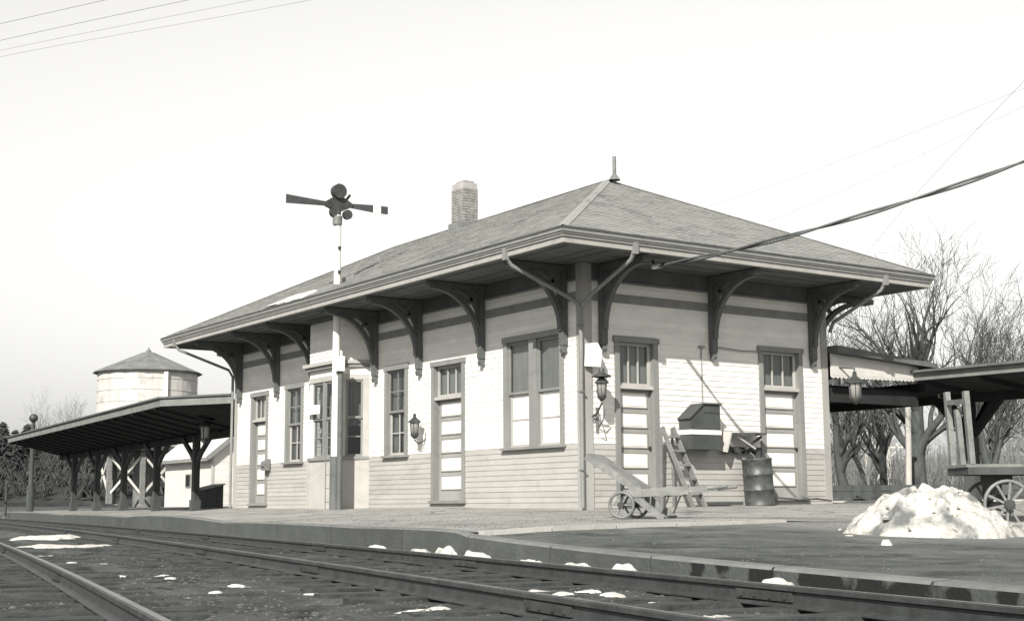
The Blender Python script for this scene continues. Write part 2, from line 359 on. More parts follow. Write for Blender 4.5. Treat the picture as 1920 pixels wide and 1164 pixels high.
# loose stones (nobody could count them)
sb = MB()
ico = [(0,0,1),(.9,0,.2),(.28,.85,.2),(-.72,.53,.2),(-.72,-.53,.2),(.28,-.85,.2)]
for i in range(13000):
    x = 19.5 - abs(random.gauss(0, 1))*11; y = yrail(x) + .6 - random.random()**1.0*6.5
    r = random.uniform(.006,.019)*(1 if random.random() < .94 else 2); z = zground(x, y); a = random.uniform(0, 6.3); c, s = math.cos(a), math.sin(a); k = random.uniform(.6,1.5)
    sb.add([(x+r*(px*c*k-py*s), y+r*(px*s*k+py*c), z-.1*r+r*.55*pz) for px,py,pz in ico], [(0,1,2),(0,2,3),(0,3,4),(0,4,5),(0,5,1)])
tag(sb.build('gravel', 'stone'), 'loose cinders and stones scattered between the tracks', 'gravel', kind='stuff')

gb = MB(); rg = random.Random(31)
for i in range(5000):
    x = rg.uniform(-4, 17); y = yedge(x)+.3+abs(rg.gauss(0, 1))*4.5
    if y > 9 or (x < .15 and y > -.15): continue
    r = rg.uniform(.004,.013); z = ztop(x, y) + (0 if x < XK else -.006-.029*(1-sstep(-4.5,-1.5,y))); a = rg.uniform(0, 6.3); c, s_ = math.cos(a), math.sin(a)
    gb.add([(x+r*(px*c*1.3-py*s_), y+r*(px*s_*1.3+py*c), z+r*.7*pz-.1*r) for px,py,pz in ico], [(0,1,2),(0,2,3),(0,3,4),(0,4,5),(0,5,1)])
tag(gb.build('platform_grit', 'stone'), 'fine grit scattered over the platform and drive', 'grit', kind='stuff')

# ------------------------------------------------------------------ station building
L, W, OV = 15.55, 6.31, 1.555
ZS, ZE, ZRG = 4.385, 4.625, 6.94
ZBELT = 1.10
st = thing('station_building', 'two-tone clapboard railway station with wide bracketed eaves and hipped roof', 'station', (0,0,0))
left_open = [(-14.5,-13.42,.05,2.97,'door'), (-12.37,-11.35,1.05,3.04,'window'), (-10.2,-7.96,-1,9,'bay'), (-7.23,-6.21,1.05,3.08,'window'), (-5.21,-3.91,.05,3.0,'door'), (-2.49,-.52,1.05,3.24,'double')]
right_open = [(.73,1.76,.02,3.08,'door'), (4.38,5.6,.07,3.12,'door')]
def cells(u0, u1, z0, z1, ops):                            # solid rectangles left round the openings
    us = sorted({u0, u1, *[min(max(o[i],u0),u1) for o in ops for i in (0,1)]}); res = []
    for a, b in zip(us[:-1], us[1:]):
        hit = sorted((o[2], o[3]) for o in ops if o[0] <= a+1e-6 and o[1] >= b-1e-6); z = z0
        for h0, h1 in hit:
            if h0 > z: res.append((a, b, z, min(h0, z1)))
            z = max(z, h1)
        if z < z1: res.append((a, b, z, z1))
    return res
core = MB()
for a, b, z0, z1 in cells(-L, 0, -.4, ZS+.1, left_open): core.box((a, .012, z0), (b, .13, z1))
for a, b, z0, z1 in cells(.131, W-.131, -.4, ZS+.1, right_open): core.box((-.13, a, z0), (-.012, b, z1))
core.box((-L, W-.13, -.4), (-.012, W-.012, ZS+.1)); core.box((-L+.0, .131, -.4), (-L+.12, W-.131, ZS+.1)); core.box((-L+.121, .131, -.1), (-.131, W-.131, 0)); core.box((-.13,.012,-.4), (-.012,.131,ZS+.1)) if False else None
wall = core.build('wall', 'frieze', st)
EXP = .105
def clap(material):
    p = [(0,-.017,0),(0,-.017,.01),(0,-.006,EXP+.012),(0,.012,EXP+.012),(0,.012,0)]
    return mesh_only(MB().prism(p, (1,0,0)), 'clapboard', material)
clap_w, clap_g = clap('paint_white'), clap('paint_grey')
boards = []
zc = []
z = -.16
while z < 3.69: zc.append(z); z += EXP
zc += [3.862, 3.862+.1]
CBL, CBR, CBF = .12, .21, .15
for z in zc:
    zm = z+EXP*.5
    def free(u0, u1, ops):
        us = [u0]; segs = []
        cur = u0
        for o in sorted(ops):
            if o[2] < zm < o[3]:
                if o[0] > cur: segs.append((cur, o[0]))
                cur = max(cur, o[1])
        if cur < u1: segs.append((cur, u1))
        return segs
    for a, b in free(-L+CBF, -CBL, left_open): boards.append((b-a, a, z, 0))
    for a, b in free(CBR, W-CBF, right_open): boards.append((b-a, a, z, 1))
boards.sort(key=lambda t: -t[0]); rest_w, rest_g = MB(), MB()
belt_z = min(zc, key=lambda q: abs(q-ZBELT))
for i, (ln, a, z, side) in enumerate(boards):
    jz = random.uniform(-.003,.003); loc = (a, 0, z+jz) if side == 0 else (0, a, z+jz)
    up = z >= belt_z-.01
    if i < 296: inst('clapboard', clap_w if up else clap_g, wall, loc, (0, random.uniform(-.003,.003)/max(1, ln*.6) if side == 0 else 0, 0 if side == 0 else math.pi/2), (ln,1,1))
    else:
        src = [(0,-.017,0),(0,-.017,.01),(0,-.006,EXP+.012),(0,.012,EXP+.012),(0,.012,0)]
        pts = [(a, y, z+w) for _, y, w in src] if side == 0 else [(-y, a, z+w) for _, y, w in src]
        (rest_w if up else rest_g).prism(pts, (ln,0,0) if side == 0 else (0,ln,0))
for mb, mt in ((rest_w,'paint_white'), (rest_g,'paint_grey')):
    if mb.v: mb.build('short_clapboards', mt, wall)['kind'] = 'stuff'
# far and back walls of the same boards, out of the camera's direct view
bk = MB()
for z in zc: bk.prism([(-L-.001, W-.02, z), (-L-.022, W-.02, z), (-L-.006, W-.02, z+EXP+.01), (-L-.001, W-.02, z+EXP+.01)], (0,-W+.04,0)).prism([(-L, W-.001, z), (-L, W+.022, z), (-L, W+.006, z+EXP+.01), (-L, W-.001, z+EXP+.01)], (L,0,0))
bk.build('rear_clapboards', 'paint_white', wall)['kind'] = 'stuff'
# corner boards, frieze, mouldings
def part(name, material, *boxes, parent=None):
    mb = MB()
    for a, b in boxes: mb.box(a, b)
    return mb.build(name, material, parent or st)
part('corner_board', 'corner_trim', ((-CBL,-.034,-.3),(.036,.012,ZS-.005)))
part('corner_board', 'corner_trim', ((-.012,.0125,-.3),(.034,CBR,ZS-.005)))
part('corner_board', 'corner_trim', ((-L-.034,-.034,-.3),(-L+CBF,.012,ZS-.005)))
part('corner_board', 'corner_trim', ((-.012,W-CBF,-.3),(.034,W+.03,ZS-.005)))
bay_u = (-10.2,-7.96)
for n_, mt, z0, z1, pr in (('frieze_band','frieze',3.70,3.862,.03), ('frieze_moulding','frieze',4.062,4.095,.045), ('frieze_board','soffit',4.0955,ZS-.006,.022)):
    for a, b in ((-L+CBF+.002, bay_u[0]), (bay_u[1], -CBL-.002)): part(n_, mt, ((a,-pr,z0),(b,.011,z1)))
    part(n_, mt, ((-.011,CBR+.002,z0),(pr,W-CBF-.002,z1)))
# --- frame of reference for the two faces: P(face,u,d,z) with d = distance out from wall
def P(face, u, d, z): return (u, -d, z) if face == 0 else (d, u, z)
def fbox(mb, face, u0, u1, d0, d1, z0, z1):
    a = P(face, u0, d0, z0); b = P(face, u1, d1, z1)
    return mb.box(tuple(min(a[i], b[i]) for i in range(3)), tuple(max(a[i], b[i]) for i in range(3)))
def door(face, u0, u1, z0, z1, ztr, label=None):
    c = .11; rec = -.10
    d = MB(); fbox(d, face, u0+c, u1-c, rec-.04, rec, z0+.03, ztr-.06); leaf = d.build('door', 'door_frame', st)
    if label: leaf['label'] = label
    cs = MB(); fbox(cs, face, u0, u0+c, -.128, .045, z0-.02, z1-.1); fbox(cs, face, u1-c, u1, -.128, .045, z0-.02, z1-.1); fbox(cs, face, u0-.03, u1+.03, -.128, .06, z1-.1, z1); cs.build('casing', 'trim', leaf)
    sl = MB(); fbox(sl, face, u0-.03, u1+.03, -.13, .09, z0-.03, z0+.028); sl.build('sill', 'trim', leaf)
    tb = MB(); fbox(tb, face, u0+c+.002, u1-c-.002, -.12, .03, ztr-.06, ztr); tb.build('transom_bar', 'trim_light', leaf)
    zb, zt = z0+.26, ztr-.12; n = 5; gap = .1; h = (zt-zb-gap*(n-1))/n; st_ = .1
    for i in range(n):
        p = MB(); a = zb+i*(h+gap)
        pu0, pu1 = u0+c+st_, u1-c-st_*.8; fbox(p, face, pu0, pu1, rec-.005, rec+.004, a, a+h); fbox(p, face, pu0+.035, pu1-.035, rec+.0045, rec+.012, a+.03, a+h-.03); p.build('panel', 'door_panel', leaf)
        mo = MB(); fbox(mo, face, pu0-.015, pu0+.008, rec+.0005, rec+.022, a-.015, a+h+.015); fbox(mo, face, pu1-.008, pu1+.015, rec+.0005, rec+.022, a-.015, a+h+.015); fbox(mo, face, pu0+.009, pu1-.009, rec+.0005, rec+.02, a+h-.006, a+h+.015); fbox(mo, face, pu0+.009, pu1-.009, rec+.0005, rec+.02, a-.015, a+.006); mo.build('panel_moulding', 'door_frame', leaf)
    wd = u1-u0-2*c; k = MB(); k.tube([P(face, u1-c-.05, rec, z0+1.0), P(face, u1-c-.05, rec+.06, z0+1.0)], [.02,.03], 8); k.build('handle', 'iron', leaf)
    f = MB(); zt0, zt1 = ztr+.002, z1-.102
    for a, b, q0, q1 in ((u0+c+.002,u0+c+.06,zt0,zt1),(u1-c-.06,u1-c-.002,zt0,zt1),(u0+c+.061,u1-c-.061,zt0,zt0+.05),(u0+c+.061,u1-c-.061,zt1-.05,zt1)): fbox(f, face, a, b, -.11, -.06, q0, q1)
    for t in (1/3, 2/3):
        m_ = u0+c+.06 + (wd-.12)*t; fbox(f, face, m_-.014, m_+.014, -.1, -.065, zt0+.051, zt1-.051)
    f.build('transom_frame', 'trim_light', leaf)
    g_ = MB(); fbox(g_, face, u0+c+.06, u1-c-.06, -.09, -.085, zt0+.05, zt1-.05); g_.build('transom_pane', 'window_glass', leaf)
    cu = MB(); fbox(cu, face, u0+c, u1-c, -.15, -.14, zt0, zt1); cu.build('transom_blind', 'shade_blind', leaf)
    return leaf
door(0, -14.5, -13.42, .06, 2.97, 2.27); door(0, -5.21, -3.91, .08, 3.0, 2.25)
door(1, .73, 1.76, .05, 3.08, 2.18); door(1, 4.38, 5.6, .1, 3.12, 2.3)
def curtain(face, u0, u1, d, z0, z1, mt, parent, fold=.025):
    mb = MB(); n = 40
    for i in range(n+1):
        u = u0+(u1-u0)*i/n; q = d + fold*math.sin(i*1.9)+fold*.4*math.sin(i*.7)
        mb.v += [P(face, u, q, z0), P(face, u, q, z1)]
    mb.f = [(2*i, 2*i+2, 2*i+3, 2*i+1) for i in range(n)]; mb.sm = [True]*n; return mb.build('curtain', mt, parent)
def sash(mb, face, u0, u1, z0, z1, d, w=.05, nv=1, nh=1):
    fbox(mb, face, u0, u0+w, d-.02, d+.02, z0, z1); fbox(mb, face, u1-w, u1, d-.02, d+.02, z0, z1)
    fbox(mb, face, u0+w, u1-w, d-.02, d+.02, z0, z0+w); fbox(mb, face, u0+w, u1-w, d-.02, d+.02, z1-w, z1)
    for i in range(nv):
        u = u0+(u1-u0)*(i+1)/(nv+1); fbox(mb, face, u-.012, u+.012, d-.014, d+.014, z0+w, z1-w)
    for i in range(nh):
        q = z0+(z1-z0)*(i+1)/(nh+1); fbox(mb, face, u0+w, u1-w, d-.011, d+.011, q-.012, q+.012)
def window(face, u0, u1, z0, z1, double=False):
    c = .12; cs = MB()
    fbox(cs, face, u0, u0+c, -.12, .045, z0+.05, z1-.11); fbox(cs, face, u1-c, u1, -.12, .045, z0+.05, z1-.11); fbox(cs, face, u0-.02, u1+.02, -.12, .06, z1-.11, z1)
    um = (u0+u1)/2
    if double: fbox(cs, face, um-.12, um+.12, -.12, .04, z0+.05, z1-.11)
    w = cs.build('window', 'trim', st)
    sl = MB(); fbox(sl, face, u0-.04, u1+.04, -.13, .11, z0, z0+.05); sl.build('sill', 'trim', w)
    bays = [(u0+c, u1-c)] if not double else [(u0+c, um-.12), (um+.12, u1-c)]
    zmid = z0+.05+(z1-z0-.16)*.5
    for a, b in bays:
        s1 = MB(); sash(s1, face, a+.002, b-.002, zmid, z1-.112, -.03, .05, 1 if not double else 0, 1 if not double else 0); s1.build('upper_sash', 'trim', w)
        s2 = MB(); sash(s2, face, a+.002, b-.002, z0+.052, zmid+.04, -.075, .055, 1 if not double else 0, 1); s2.build('lower_sash', 'trim_light', w)
        for q0, q1, dd in ((zmid+.04, z1-.15, -.03), (z0+.1, zmid, -.075)):
            if double and dd < -.05:
                for h0, h1 in ((q0, (q0+q1)/2-.012), ((q0+q1)/2+.012, q1)):
                    p = MB(); fbox(p, face, a+.05, b-.05, dd-.01, dd-.004, h0, h1); p.build('painted_pane', 'blind', w)
            else:
                p = MB(); fbox(p, face, a+.045, b-.045, dd-.003, dd+.002, q0-.01, q1+.01); p.build('pane', 'window_glass', w)
        if double: curtain(face, a, b, -.11, zmid-.02, z1-.1, 'shade_blind', w, .004)
        else:
            mid = (a+b)/2; curtain(face, a-.03, a+(b-a)*.46, -.14, z0, z1-.1, 'curtain', w); curtain(face, b-(b-a)*.44, b+.03, -.14, z0, z1-.1, 'curtain', w)
    return w
window(0, -12.37, -11.35, 1.05, 3.04); window(0, -7.23, -6.21, 1.05, 3.08); window(0, -2.49, -.52, 1.05, 3.24, True)

# --- bay with canted sides
bx0, bx1, fx0, fx1, bd = -10.2, -7.96, -9.82, -8.34, .6
bpoly = lambda e=0: [(bx0-e*.4, .011), (fx0-e*.6, -bd-e), (fx1+e*.6, -bd-e), (bx1+e*.4, .011)]
def bayring(z0, z1, e): 
    return [(x, y, z0) for x, y in bpoly(e)]
bay = MB().prism(bayring(-.3, 0, 0), (0,0,1.05+.3)).build('bay_window', 'bay_panel', st)
sd_n = Vector((bd, bx1-fx1, 0)).normalized()               # outward normal of right canted side
for nm, z0, z1, e, mt in (('sill_band',1.0505,1.12,.045,'trim'), ('lintel',2.86,2.98,.02,'trim_light'), ('cornice',3.14,3.22,.1,'trim'), ('cornice_cap',3.2205,3.3,.16,'trim_light'), ('upper_wall',3.3005,ZS-.007,-.005,'frieze'), ('upper_fascia',2.9805,3.139,.0,'paint_white')):
    MB().prism(bayring(z0, z1, e), (0,0,z1-z0)).build(nm, mt, bay)
for i in range(9):                                          # boards above the cornice
    z = 3.31+i*EXP
    if z+EXP > ZS: break
    MB().prism([(fx0+.01,-bd-.002,z),(fx0+.01,-bd-.022,z),(fx0+.01,-bd-.008,z+EXP),(fx0+.01,-bd-.002,z+EXP)], (fx1-fx0-.02,0,0)).build('clapboard', 'paint_white', bay)
    q0 = Vector((fx1,-bd,z)) + sd_n*.002; q1 = Vector((bx1,-.002,z)) + sd_n*.002
    MB().prism([q0, q0+sd_n*.02, q0+sd_n*.006+Vector((0,0,EXP)), q0+Vector((0,0,EXP))], q1-q0).build('clapboard', 'paint_white', bay)
def bay_side(p, q, nm):                                     # framed double-hung window in one side of the bay
    p = Vector(p); q = Vector(q); d = (q-p); ln = d.length; d.normalize(); nrm = Vector((d.y, -d.x, 0))
    def bb(mb, u0, u1, d0, d1, z0, z1):
        a = p+d*u0+nrm*d0; b = p+d*u1+nrm*d0; mb.prism([Vector((a.x,a.y,z0)), Vector((b.x,b.y,z0)), Vector((b.x,b.y,z1)), Vector((a.x,a.y,z1))], nrm*(d1-d0))
    z0, z1 = 1.1205, 2.8595; fr = MB(); w = .16
    bb(fr, 0, w, -.1, .0, z0, z1); fr.build('window_frame', 'paint_white' if nm == 'front' else 'trim_light', bay); fr = MB(); bb(fr, ln-w, ln, -.1, .0, z0, z1); fr.build('window_frame', 'paint_white' if nm == 'front' else 'trim_light', bay)
    segs = [(w, ln-w)] if ln < 1 else [(w, ln/2-.05), (ln/2+.05, ln-w)]
    if len(segs) == 2: m_ = MB(); bb(m_, ln/2-.05, ln/2+.05, -.1, .005, z0, z1); m_.build('mullion', 'trim', bay)
    for a, b in segs:
        s = MB(); zm = 1.98
        for q0, q1, dd in ((zm, z1, -.03), (z0, zm+.04, -.065)):
            bb(s, a+.001, a+.05, dd-.015, dd+.015, q0, q1); bb(s, b-.05, b-.001, dd-.015, dd+.015, q0, q1); bb(s, a+.051, b-.051, dd-.015, dd+.015, q0, q0+.05); bb(s, a+.051, b-.051, dd-.015, dd+.015, q1-.05, q1)
            if q0 < 1.5: bb(s, a+.051, b-.051, dd-.01, dd+.01, (q0+q1)/2-.012, (q0+q1)/2+.012)
        s.build('sash', 'trim', bay)
        for q0, q1, dd in ((zm+.05, z1-.05, -.03), (z0+.05, zm-.01, -.065)):
            g_ = MB(); bb(g_, a+.05, b-.05, dd-.003, dd+.003, q0, q1); g_.build('pane', 'window_glass', bay)
        c_ = MB(); bb(c_, a, b, -.2, -.19, z0+.7, z1); c_.build('blind', 'curtain', bay)
bay_side((fx0,-bd,0), (fx1,-bd,0), 'front'); bay_side((fx1,-bd,0), (bx1,-.0,0), 'side'); bay_side((bx0,0,0), (fx0,-bd,0), 'side')
MB().prism([(bx0,.12,1.05),(fx0+.3,-bd+.3,1.05),(fx1-.3,-bd+.3,1.05),(bx1,.12,1.05)], (0,0,.05)).build('counter', 'dark_timber', bay)
for (x, z0, z1, nm) in ((-8.34, 1.12, 1.12, ''),): pass
for q in ((fx0,-bd), (fx1,-bd)):
    MB().bar((q[0],q[1]-.012,-.1), (q[0],q[1]-.012,1.049), .07, .05, (0,1,0)).build('corner_strip', 'trim_light', bay)

# --- roof
ex0, ex1, ey0, ey1 = -L-OV, OV, -OV, W+OV
HW = (ey1-ey0)/2; rx0, rx1, ry = ex0+HW, ex1-HW, (ey0+ey1)/2; slope = (ZRG-ZE)/HW
roof = MB()
hole = (-8.42, -7.68, -1.12, -.62)                          # opening in the eave round the signal mast (x0,x1,y0,y1)
zr_ = lambda y: ZE + (y-ey0)*slope
def rp(x, y, dz=0):
    t = min(y-ey0, ey1-y, x-ex0, ex1-x); return (x, y, ZE + t*slope + dz)
# deck: front plane is cut in strips round the hole
deck = MB()
def quad(*ps): deck.add(ps, [tuple(range(len(ps)))])
ya, yb = hole[2], hole[3]
xl = lambda y: ex0+(y-ey0); xrr = lambda y: ex1-(y-ey0)
quad(rp(ex0,ey0), rp(ex1,ey0), rp(xrr(ya),ya), rp(xl(ya),ya))
quad(rp(xl(ya),ya), rp(hole[0],ya), rp(hole[0],yb), rp(xl(yb),yb)); quad(rp(hole[1],ya), rp(xrr(ya),ya), rp(xrr(yb),yb), rp(hole[1],yb))
quad(rp(xl(yb),yb), rp(xrr(yb),yb), rp(rx1,ry), rp(rx0,ry))
quad(rp(ex1,ey0), rp(ex1,ey1), rp(rx1,ry)); quad(rp(ex1,ey1), rp(ex0,ey1), rp(rx0,ry), rp(rx1,ry)); quad(rp(ex0,ey1), rp(ex0,ey0), rp(rx0,ry))
roof = deck.build('roof', 'dark_timber', st)
sh = MB(); NC = 38
nslope = math.sqrt(1+slope*slope)
def course(pa, pb, pc, pd, lift0=.018, lift1=.005):         # lower edge pa-pb, upper edge pd-pc, split in shingles of uneven width
    pa, pb, pc, pd = map(Vector, (pa, pb, pc, pd)); nrm = (pb-pa).cross(pd-pa).normalized(); nrm = nrm if nrm.z > 0 else -nrm
    ln = (pb-pa).length; t = 0
    while t < 1:
        w = random.uniform(.22,.42)/max(ln, .2); t1 = min(1, t+w)
        if 1-t1 < .12/max(ln, .2): t1 = 1
        j = random.uniform(-.004,.005) if random.random() < .98 else .009; lo = lift0+j
        a = pa.lerp(pb, t); b = pa.lerp(pb, t1); c = pd.lerp(pc, t1); d = pd.lerp(pc, t)
        sh.add([a+nrm*.002, b+nrm*.002, b+nrm*lo, a+nrm*lo, c+nrm*lift1, d+nrm*lift1], [(0,1,2,3), (3,2,4,5), (1,4,2), (0,3,5)])
        t = t1
for i in range(NC):
    y0 = ey0 + HW*i/NC; y1 = min(ey0 + HW*(i+1)/NC + .03, ry); t0, t1 = y0-ey0, y1-ey0
    y0o = y0 - (.03 if i == 0 else 0)
    segs = [(ex0+t0, ex1-t0, ex0+t1, ex1-t1)]
    if y1 > hole[2] and y0 < hole[3]: segs = [(ex0+t0, hole[0], ex0+t1, hole[0]), (hole[1], ex1-t0, hole[1], ex1-t1)]
    for a0, b0, a1, b1 in segs: course((a0, y0o, ZE+t0*slope), (b0, y0o, ZE+t0*slope), (b1, y1, ZE+t1*slope), (a1, y1, ZE+t1*slope))
    course((ex1-t0+(.03 if i == 0 else 0), ey0+t0, ZE+t0*slope), (ex1-t0+(.03 if i == 0 else 0), ey1-t0, ZE+t0*slope), (ex1-t1, ey1-t1, ZE+t1*slope), (ex1-t1, ey0+t1, ZE+t1*slope))
    course((ex1-t0, ey1-t0, ZE+t0*slope), (ex0+t0, ey1-t0, ZE+t0*slope), (ex0+t1, ey1-t1, ZE+t1*slope), (ex1-t1, ey1-t1, ZE+t1*slope))
    course((ex0+t0, ey1-t0, ZE+t0*slope), (ex0+t0, ey0+t0, ZE+t0*slope), (ex0+t1, ey0+t1, ZE+t1*slope), (ex0+t1, ey1-t1, ZE+t1*slope))
so_ = sh.build('shingles', 'shingle', roof); so_['kind'] = 'stuff'
for a, b in (((ex1,ey0,ZE),(rx1,ry,ZRG)), ((ex0,ey0,ZE),(rx0,ry,ZRG)), ((rx0,ry,ZRG),(rx1,ry,ZRG)), ((ex1,ey1,ZE),(rx1,ry,ZRG)), ((ex0,ey1,ZE),(rx0,ry,ZRG))):
    a = Vector(a)+Vector((0,0,.03)); b = Vector(b)+Vector((0,0,.03)); d = (b-a); hz = Vector((d.y,-d.x,0)).normalized()*.09
    dn = Vector((0,0,-.09*slope*(.72 if abs(d.z) > .1 else 1)))
    MB().add([a, b, b+hz+dn, a+hz+dn, a-hz+dn, b-hz+dn], [(0,1,2,3), (0,4,5,1)]).build('ridge_cap', 'shingle', roof)
def ring(name, material, o0, o1, z0, z1):                   # mitred frame round the eave, from inset o0 to o1 measured outward of the eave line
    mb = MB(); c = lambda o, z: [(ex0-o,ey0-o,z),(ex1+o,ey0-o,z),(ex1+o,ey1+o,z),(ex0-o,ey1+o,z)]
    vs = c(o0,z0)+c(o1,z0)+c(o1,z1)+c(o0,z1)
    fs = []
    for i in range(4):
        j = (i+1)%4
        for k in range(4): fs.append((k*4+i, k*4+j, ((k+1)%4)*4+j, ((k+1)%4)*4+i))
    return mb.add(vs, fs).build(name, material, st)
ring('shingle_starter', 'dark_timber', -.12, .055, ZE-.032, ZE-.002)
ring('gutter', 'trim', -.10, .045, ZE-.085, ZE-.0325); ring('gutter_moulding', 'trim_light', -.10, .02, ZE-.115, ZE-.0855); ring('fascia', 'trim', -.10, .0, ZE-.165, ZE-.1155)
ring('fascia_band', 'corner_trim', -.09, -.025, ZS-.02, ZE-.1655)
# soffit boards with the same opening
sf = MB()
def sbox(x0, x1, y0, y1): sf.box((x0,y0,ZS), (x1,y1,ZS+.02))
sbox(ex0+.085, ex1-.085, ey0+.085, hole[2]); sbox(ex0+.085, hole[0], hole[2], hole[3]); sbox(hole[1], ex1-.085, hole[2], hole[3]); sbox(ex0+.085, ex1-.085, hole[3], .14)
sbox(-.14, ex1-.085, .14, W-.14); sbox(ex0+.085, -L+.14, .14, W-.14); sbox(ex0+.085, ex1-.085, W-.14, ey1-.085)
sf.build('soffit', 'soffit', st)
for y in (ey0+.35, ey0+.62, -.62, -.3):                     # soffit board joints as thin battens
    a = (ex0+.35, hole[0]) if hole[2] < y < hole[3] else (ex0+.35, ex1-.35)
    MB().box((a[0], y-.02, ZS-.012), (a[1], y+.02, ZS-.0005)).build('soffit_batten', 'soffit', st)
for x in (.35, .75, 1.15): MB().box((x-.02, .1, ZS-.012), (x+.02, W-.1, ZS-.0005)).build('soffit_batten', 'soffit', st)
cur = MB()                                                   # lining of the mast opening
for a, b in (((hole[0]-.02,hole[2]-.02),(hole[1]+.02,hole[2])), ((hole[0]-.02,hole[3]),(hole[1]+.02,hole[3]+.02)), ((hole[0]-.02,hole[2]+.001),(hole[0],hole[3]-.001)), ((hole[1],hole[2]+.001),(hole[1]+.02,hole[3]-.001))):
    cur.box((a[0],a[1],ZS-.02), (b[0],b[1],zr_(a[1])+.09))
cur.build('mast_opening_frame', 'trim', st)

# --- eave brackets
def bracket(face, u, dirx=None, zl=2.76):
    mb = MB(); t = .05; top = ZS-.013
    if dirx is None: o = Vector(P(face, u, .03, 0)); d = Vector(P(face, 0, 1, 0)); s = Vector((1,0,0)) if face == 0 else Vector((0,1,0))
    else: o = Vector(dirx[0]); d = Vector(dirx[1]).normalized(); s = Vector((-d.y, d.x, 0))
    q = lambda a, z: o + d*a + Vector((0,0,z))
    k = 1.0 if dirx is None else 1.38
    mb.bar(q(.055, zl+.14), q(.055, top), .13, .11, d); mb.bar(q(.11, top-.06), q(1.3*k, top-.06), .13, .11)
    def arc(r_x, r_z, w, th, x0=.1, zc=top-.1, n=12):       # concave quarter curve hugging the corner
        pts = []
        for i in range(n+1):
            a = math.pi/2*i/n; pts.append((x0+r_x*(1-math.sin(a)), zc-r_z*(1-math.cos(a))))
        for (x1_, z1_), (x2_, z2_) in zip(pts[:-1], pts[1:]): mb.bar(q(x1_, z1_), q(x2_, z2_), th, w)
    arc(1.12*k, 1.1, .1, .1); arc(.7*k, .68, .06, .07)
    mb.prism([q(.1,top-.11)-s*.02, q(.55*k,top-.11)-s*.02, q(.26*k,top-.3)-s*.02, q(.1,top-.62)-s*.02], s*.04)
    mb.bar(q(.1, top-.1), q(.36*k, top-.36), .07, .07)
    b = mb.build('bracket', 'bracket_paint', st)
    pd = MB(); pd.prism([q(.0,zl)-s*.045, q(.09,zl)-s*.045, q(.115,zl+.06)-s*.045, q(.1,zl+.1)-s*.045, q(.1,zl+.139)-s*.045, q(0,zl+.139)-s*.045], s*.09); pd.build('pendant', 'bracket_paint', b)
for u in (-.45, -3.21, -5.66, -7.61, -10.75, -12.81, -15.18): bracket(0, u)
for u in (.43, 3.13, 5.87): bracket(1, u)
bracket(0, 0, ((-L, .2, 0), (-1, 0, 0))); bracket(0, 0, ((-L, 3.1, 0), (-1, 0, 0)))
bracket(0, 0, ((-.3, W+.03, 0), (0, 1, 0)))

# --- chimney
cx, cy, ca, cb = -8.9, 3.15, .27, .22
ch = MB().box((cx-ca+.012, cy-cb+.012, 6.3), (cx+ca-.012, cy+cb-.012, 7.98)).build('chimney', 'mortar', st)
brick_m = mesh_only(MB().box((0,-.05,0), (.2,.0,.058)), 'brick', 'chimney_brick'); zb = 6.55; k = 0
half_m = mesh_only(MB().box((0,-.05,0), (.1,.0,.058)), 'brick', 'chimney_brick')
while zb < 7.99:
    g_ = 0 if zb < 7.72 else (.0 if zb < 7.78 else -.02*(zb-7.72)/.07)       # top courses draw in
    for face in range(4):
        hl = (ca if face%2 == 0 else cb) + g_; off = (0 if k%2 else -.105); a = -hl + off
        while a < hl-.02:
            s0, s1 = max(a, -hl), min(a+.2, hl)
            if s1-s0 > .04:
                rot = (0, math.pi/2, math.pi, -math.pi/2)[face]; c, s = math.cos(rot), math.sin(rot)
                oo = ((cb if face%2 == 0 else ca) + g_); lx, ly = s0, -oo+.05-random.uniform(.0,.006)
                inst('brick', brick_m, ch, (cx+lx*c-ly*s, cy+lx*s+ly*c, zb), (0,0,rot), ((s1-s0-.008)/.2,1,1))
            a += .21
    zb += .068; k += 1
fl = MB(); fl.box((cx-ca-.06, cy-cb-.06, 6.72), (cx+ca+.06, cy+cb+.06, 6.98)); fl.build('chimney_flashing', 'iron_grey', st)
vp = MB().tube([(-2.9,3.15,6.85),(-2.9,3.15,7.42)], .04, 10); vp.lathe([(.13,0),(.1,.05),(.05,.12)], (-2.9,3.15,6.9), 12); vp.build('vent_pipe', 'iron_grey', st)
# --- downspouts
def spout(pts, outlet):
    d = MB().tube(pts, .038, 10).build('downspout', 'frieze', st); a = outlet
    MB().box((a[0]-.045,a[1]-.045,a[2]-.2), (a[0]+.045,a[1]+.045,a[2])).build('outlet_box', 'trim', d); return d
spout([(-.16,-1.53,4.34),(-.15,-1.44,4.22),(-.0,-.18,3.68),(.085,-.085,3.52),(.085,-.085,2.2),(.085,-.085,-.05)], (-.16,-1.55,4.5))
spout([(1.53,0.0,4.34),(1.44,.0,4.22),(.2,-.02,3.7),(.1,-.07,3.56)], (1.55,0,4.5))
spout([(1.53,6.44,4.34),(1.44,6.44,4.22),(.2,6.38,3.7),(.1,6.36,3.5)], (1.55,6.44,4.5))
spout([(-16.2,-1.53,4.34),(-16.15,-1.44,4.22),(-15.7,-.18,3.7),(-15.62,-.09,3.5),(-15.62,-.09,-.02)], (-16.2,-1.55,4.5))
for z in (.6, 2.0, 3.2): MB().box((.035,-.135,z), (.135,-.035,z+.03)).build('pipe_strap', 'iron_grey', st)
# wiring conduit on the end wall
cd = MB().tube([(.03,2.86,3.0),(.03,2.86,1.9)], .012, 6); cd.box((.0,2.79,2.98), (.07,2.93,3.02)); cd.build('conduit', 'rope', st)
MB().tube([(.06,3.2,3.02),(.05,3.9,2.98),(.06,4.45,3.0)], .012, 6).build('conduit', 'rope', st)

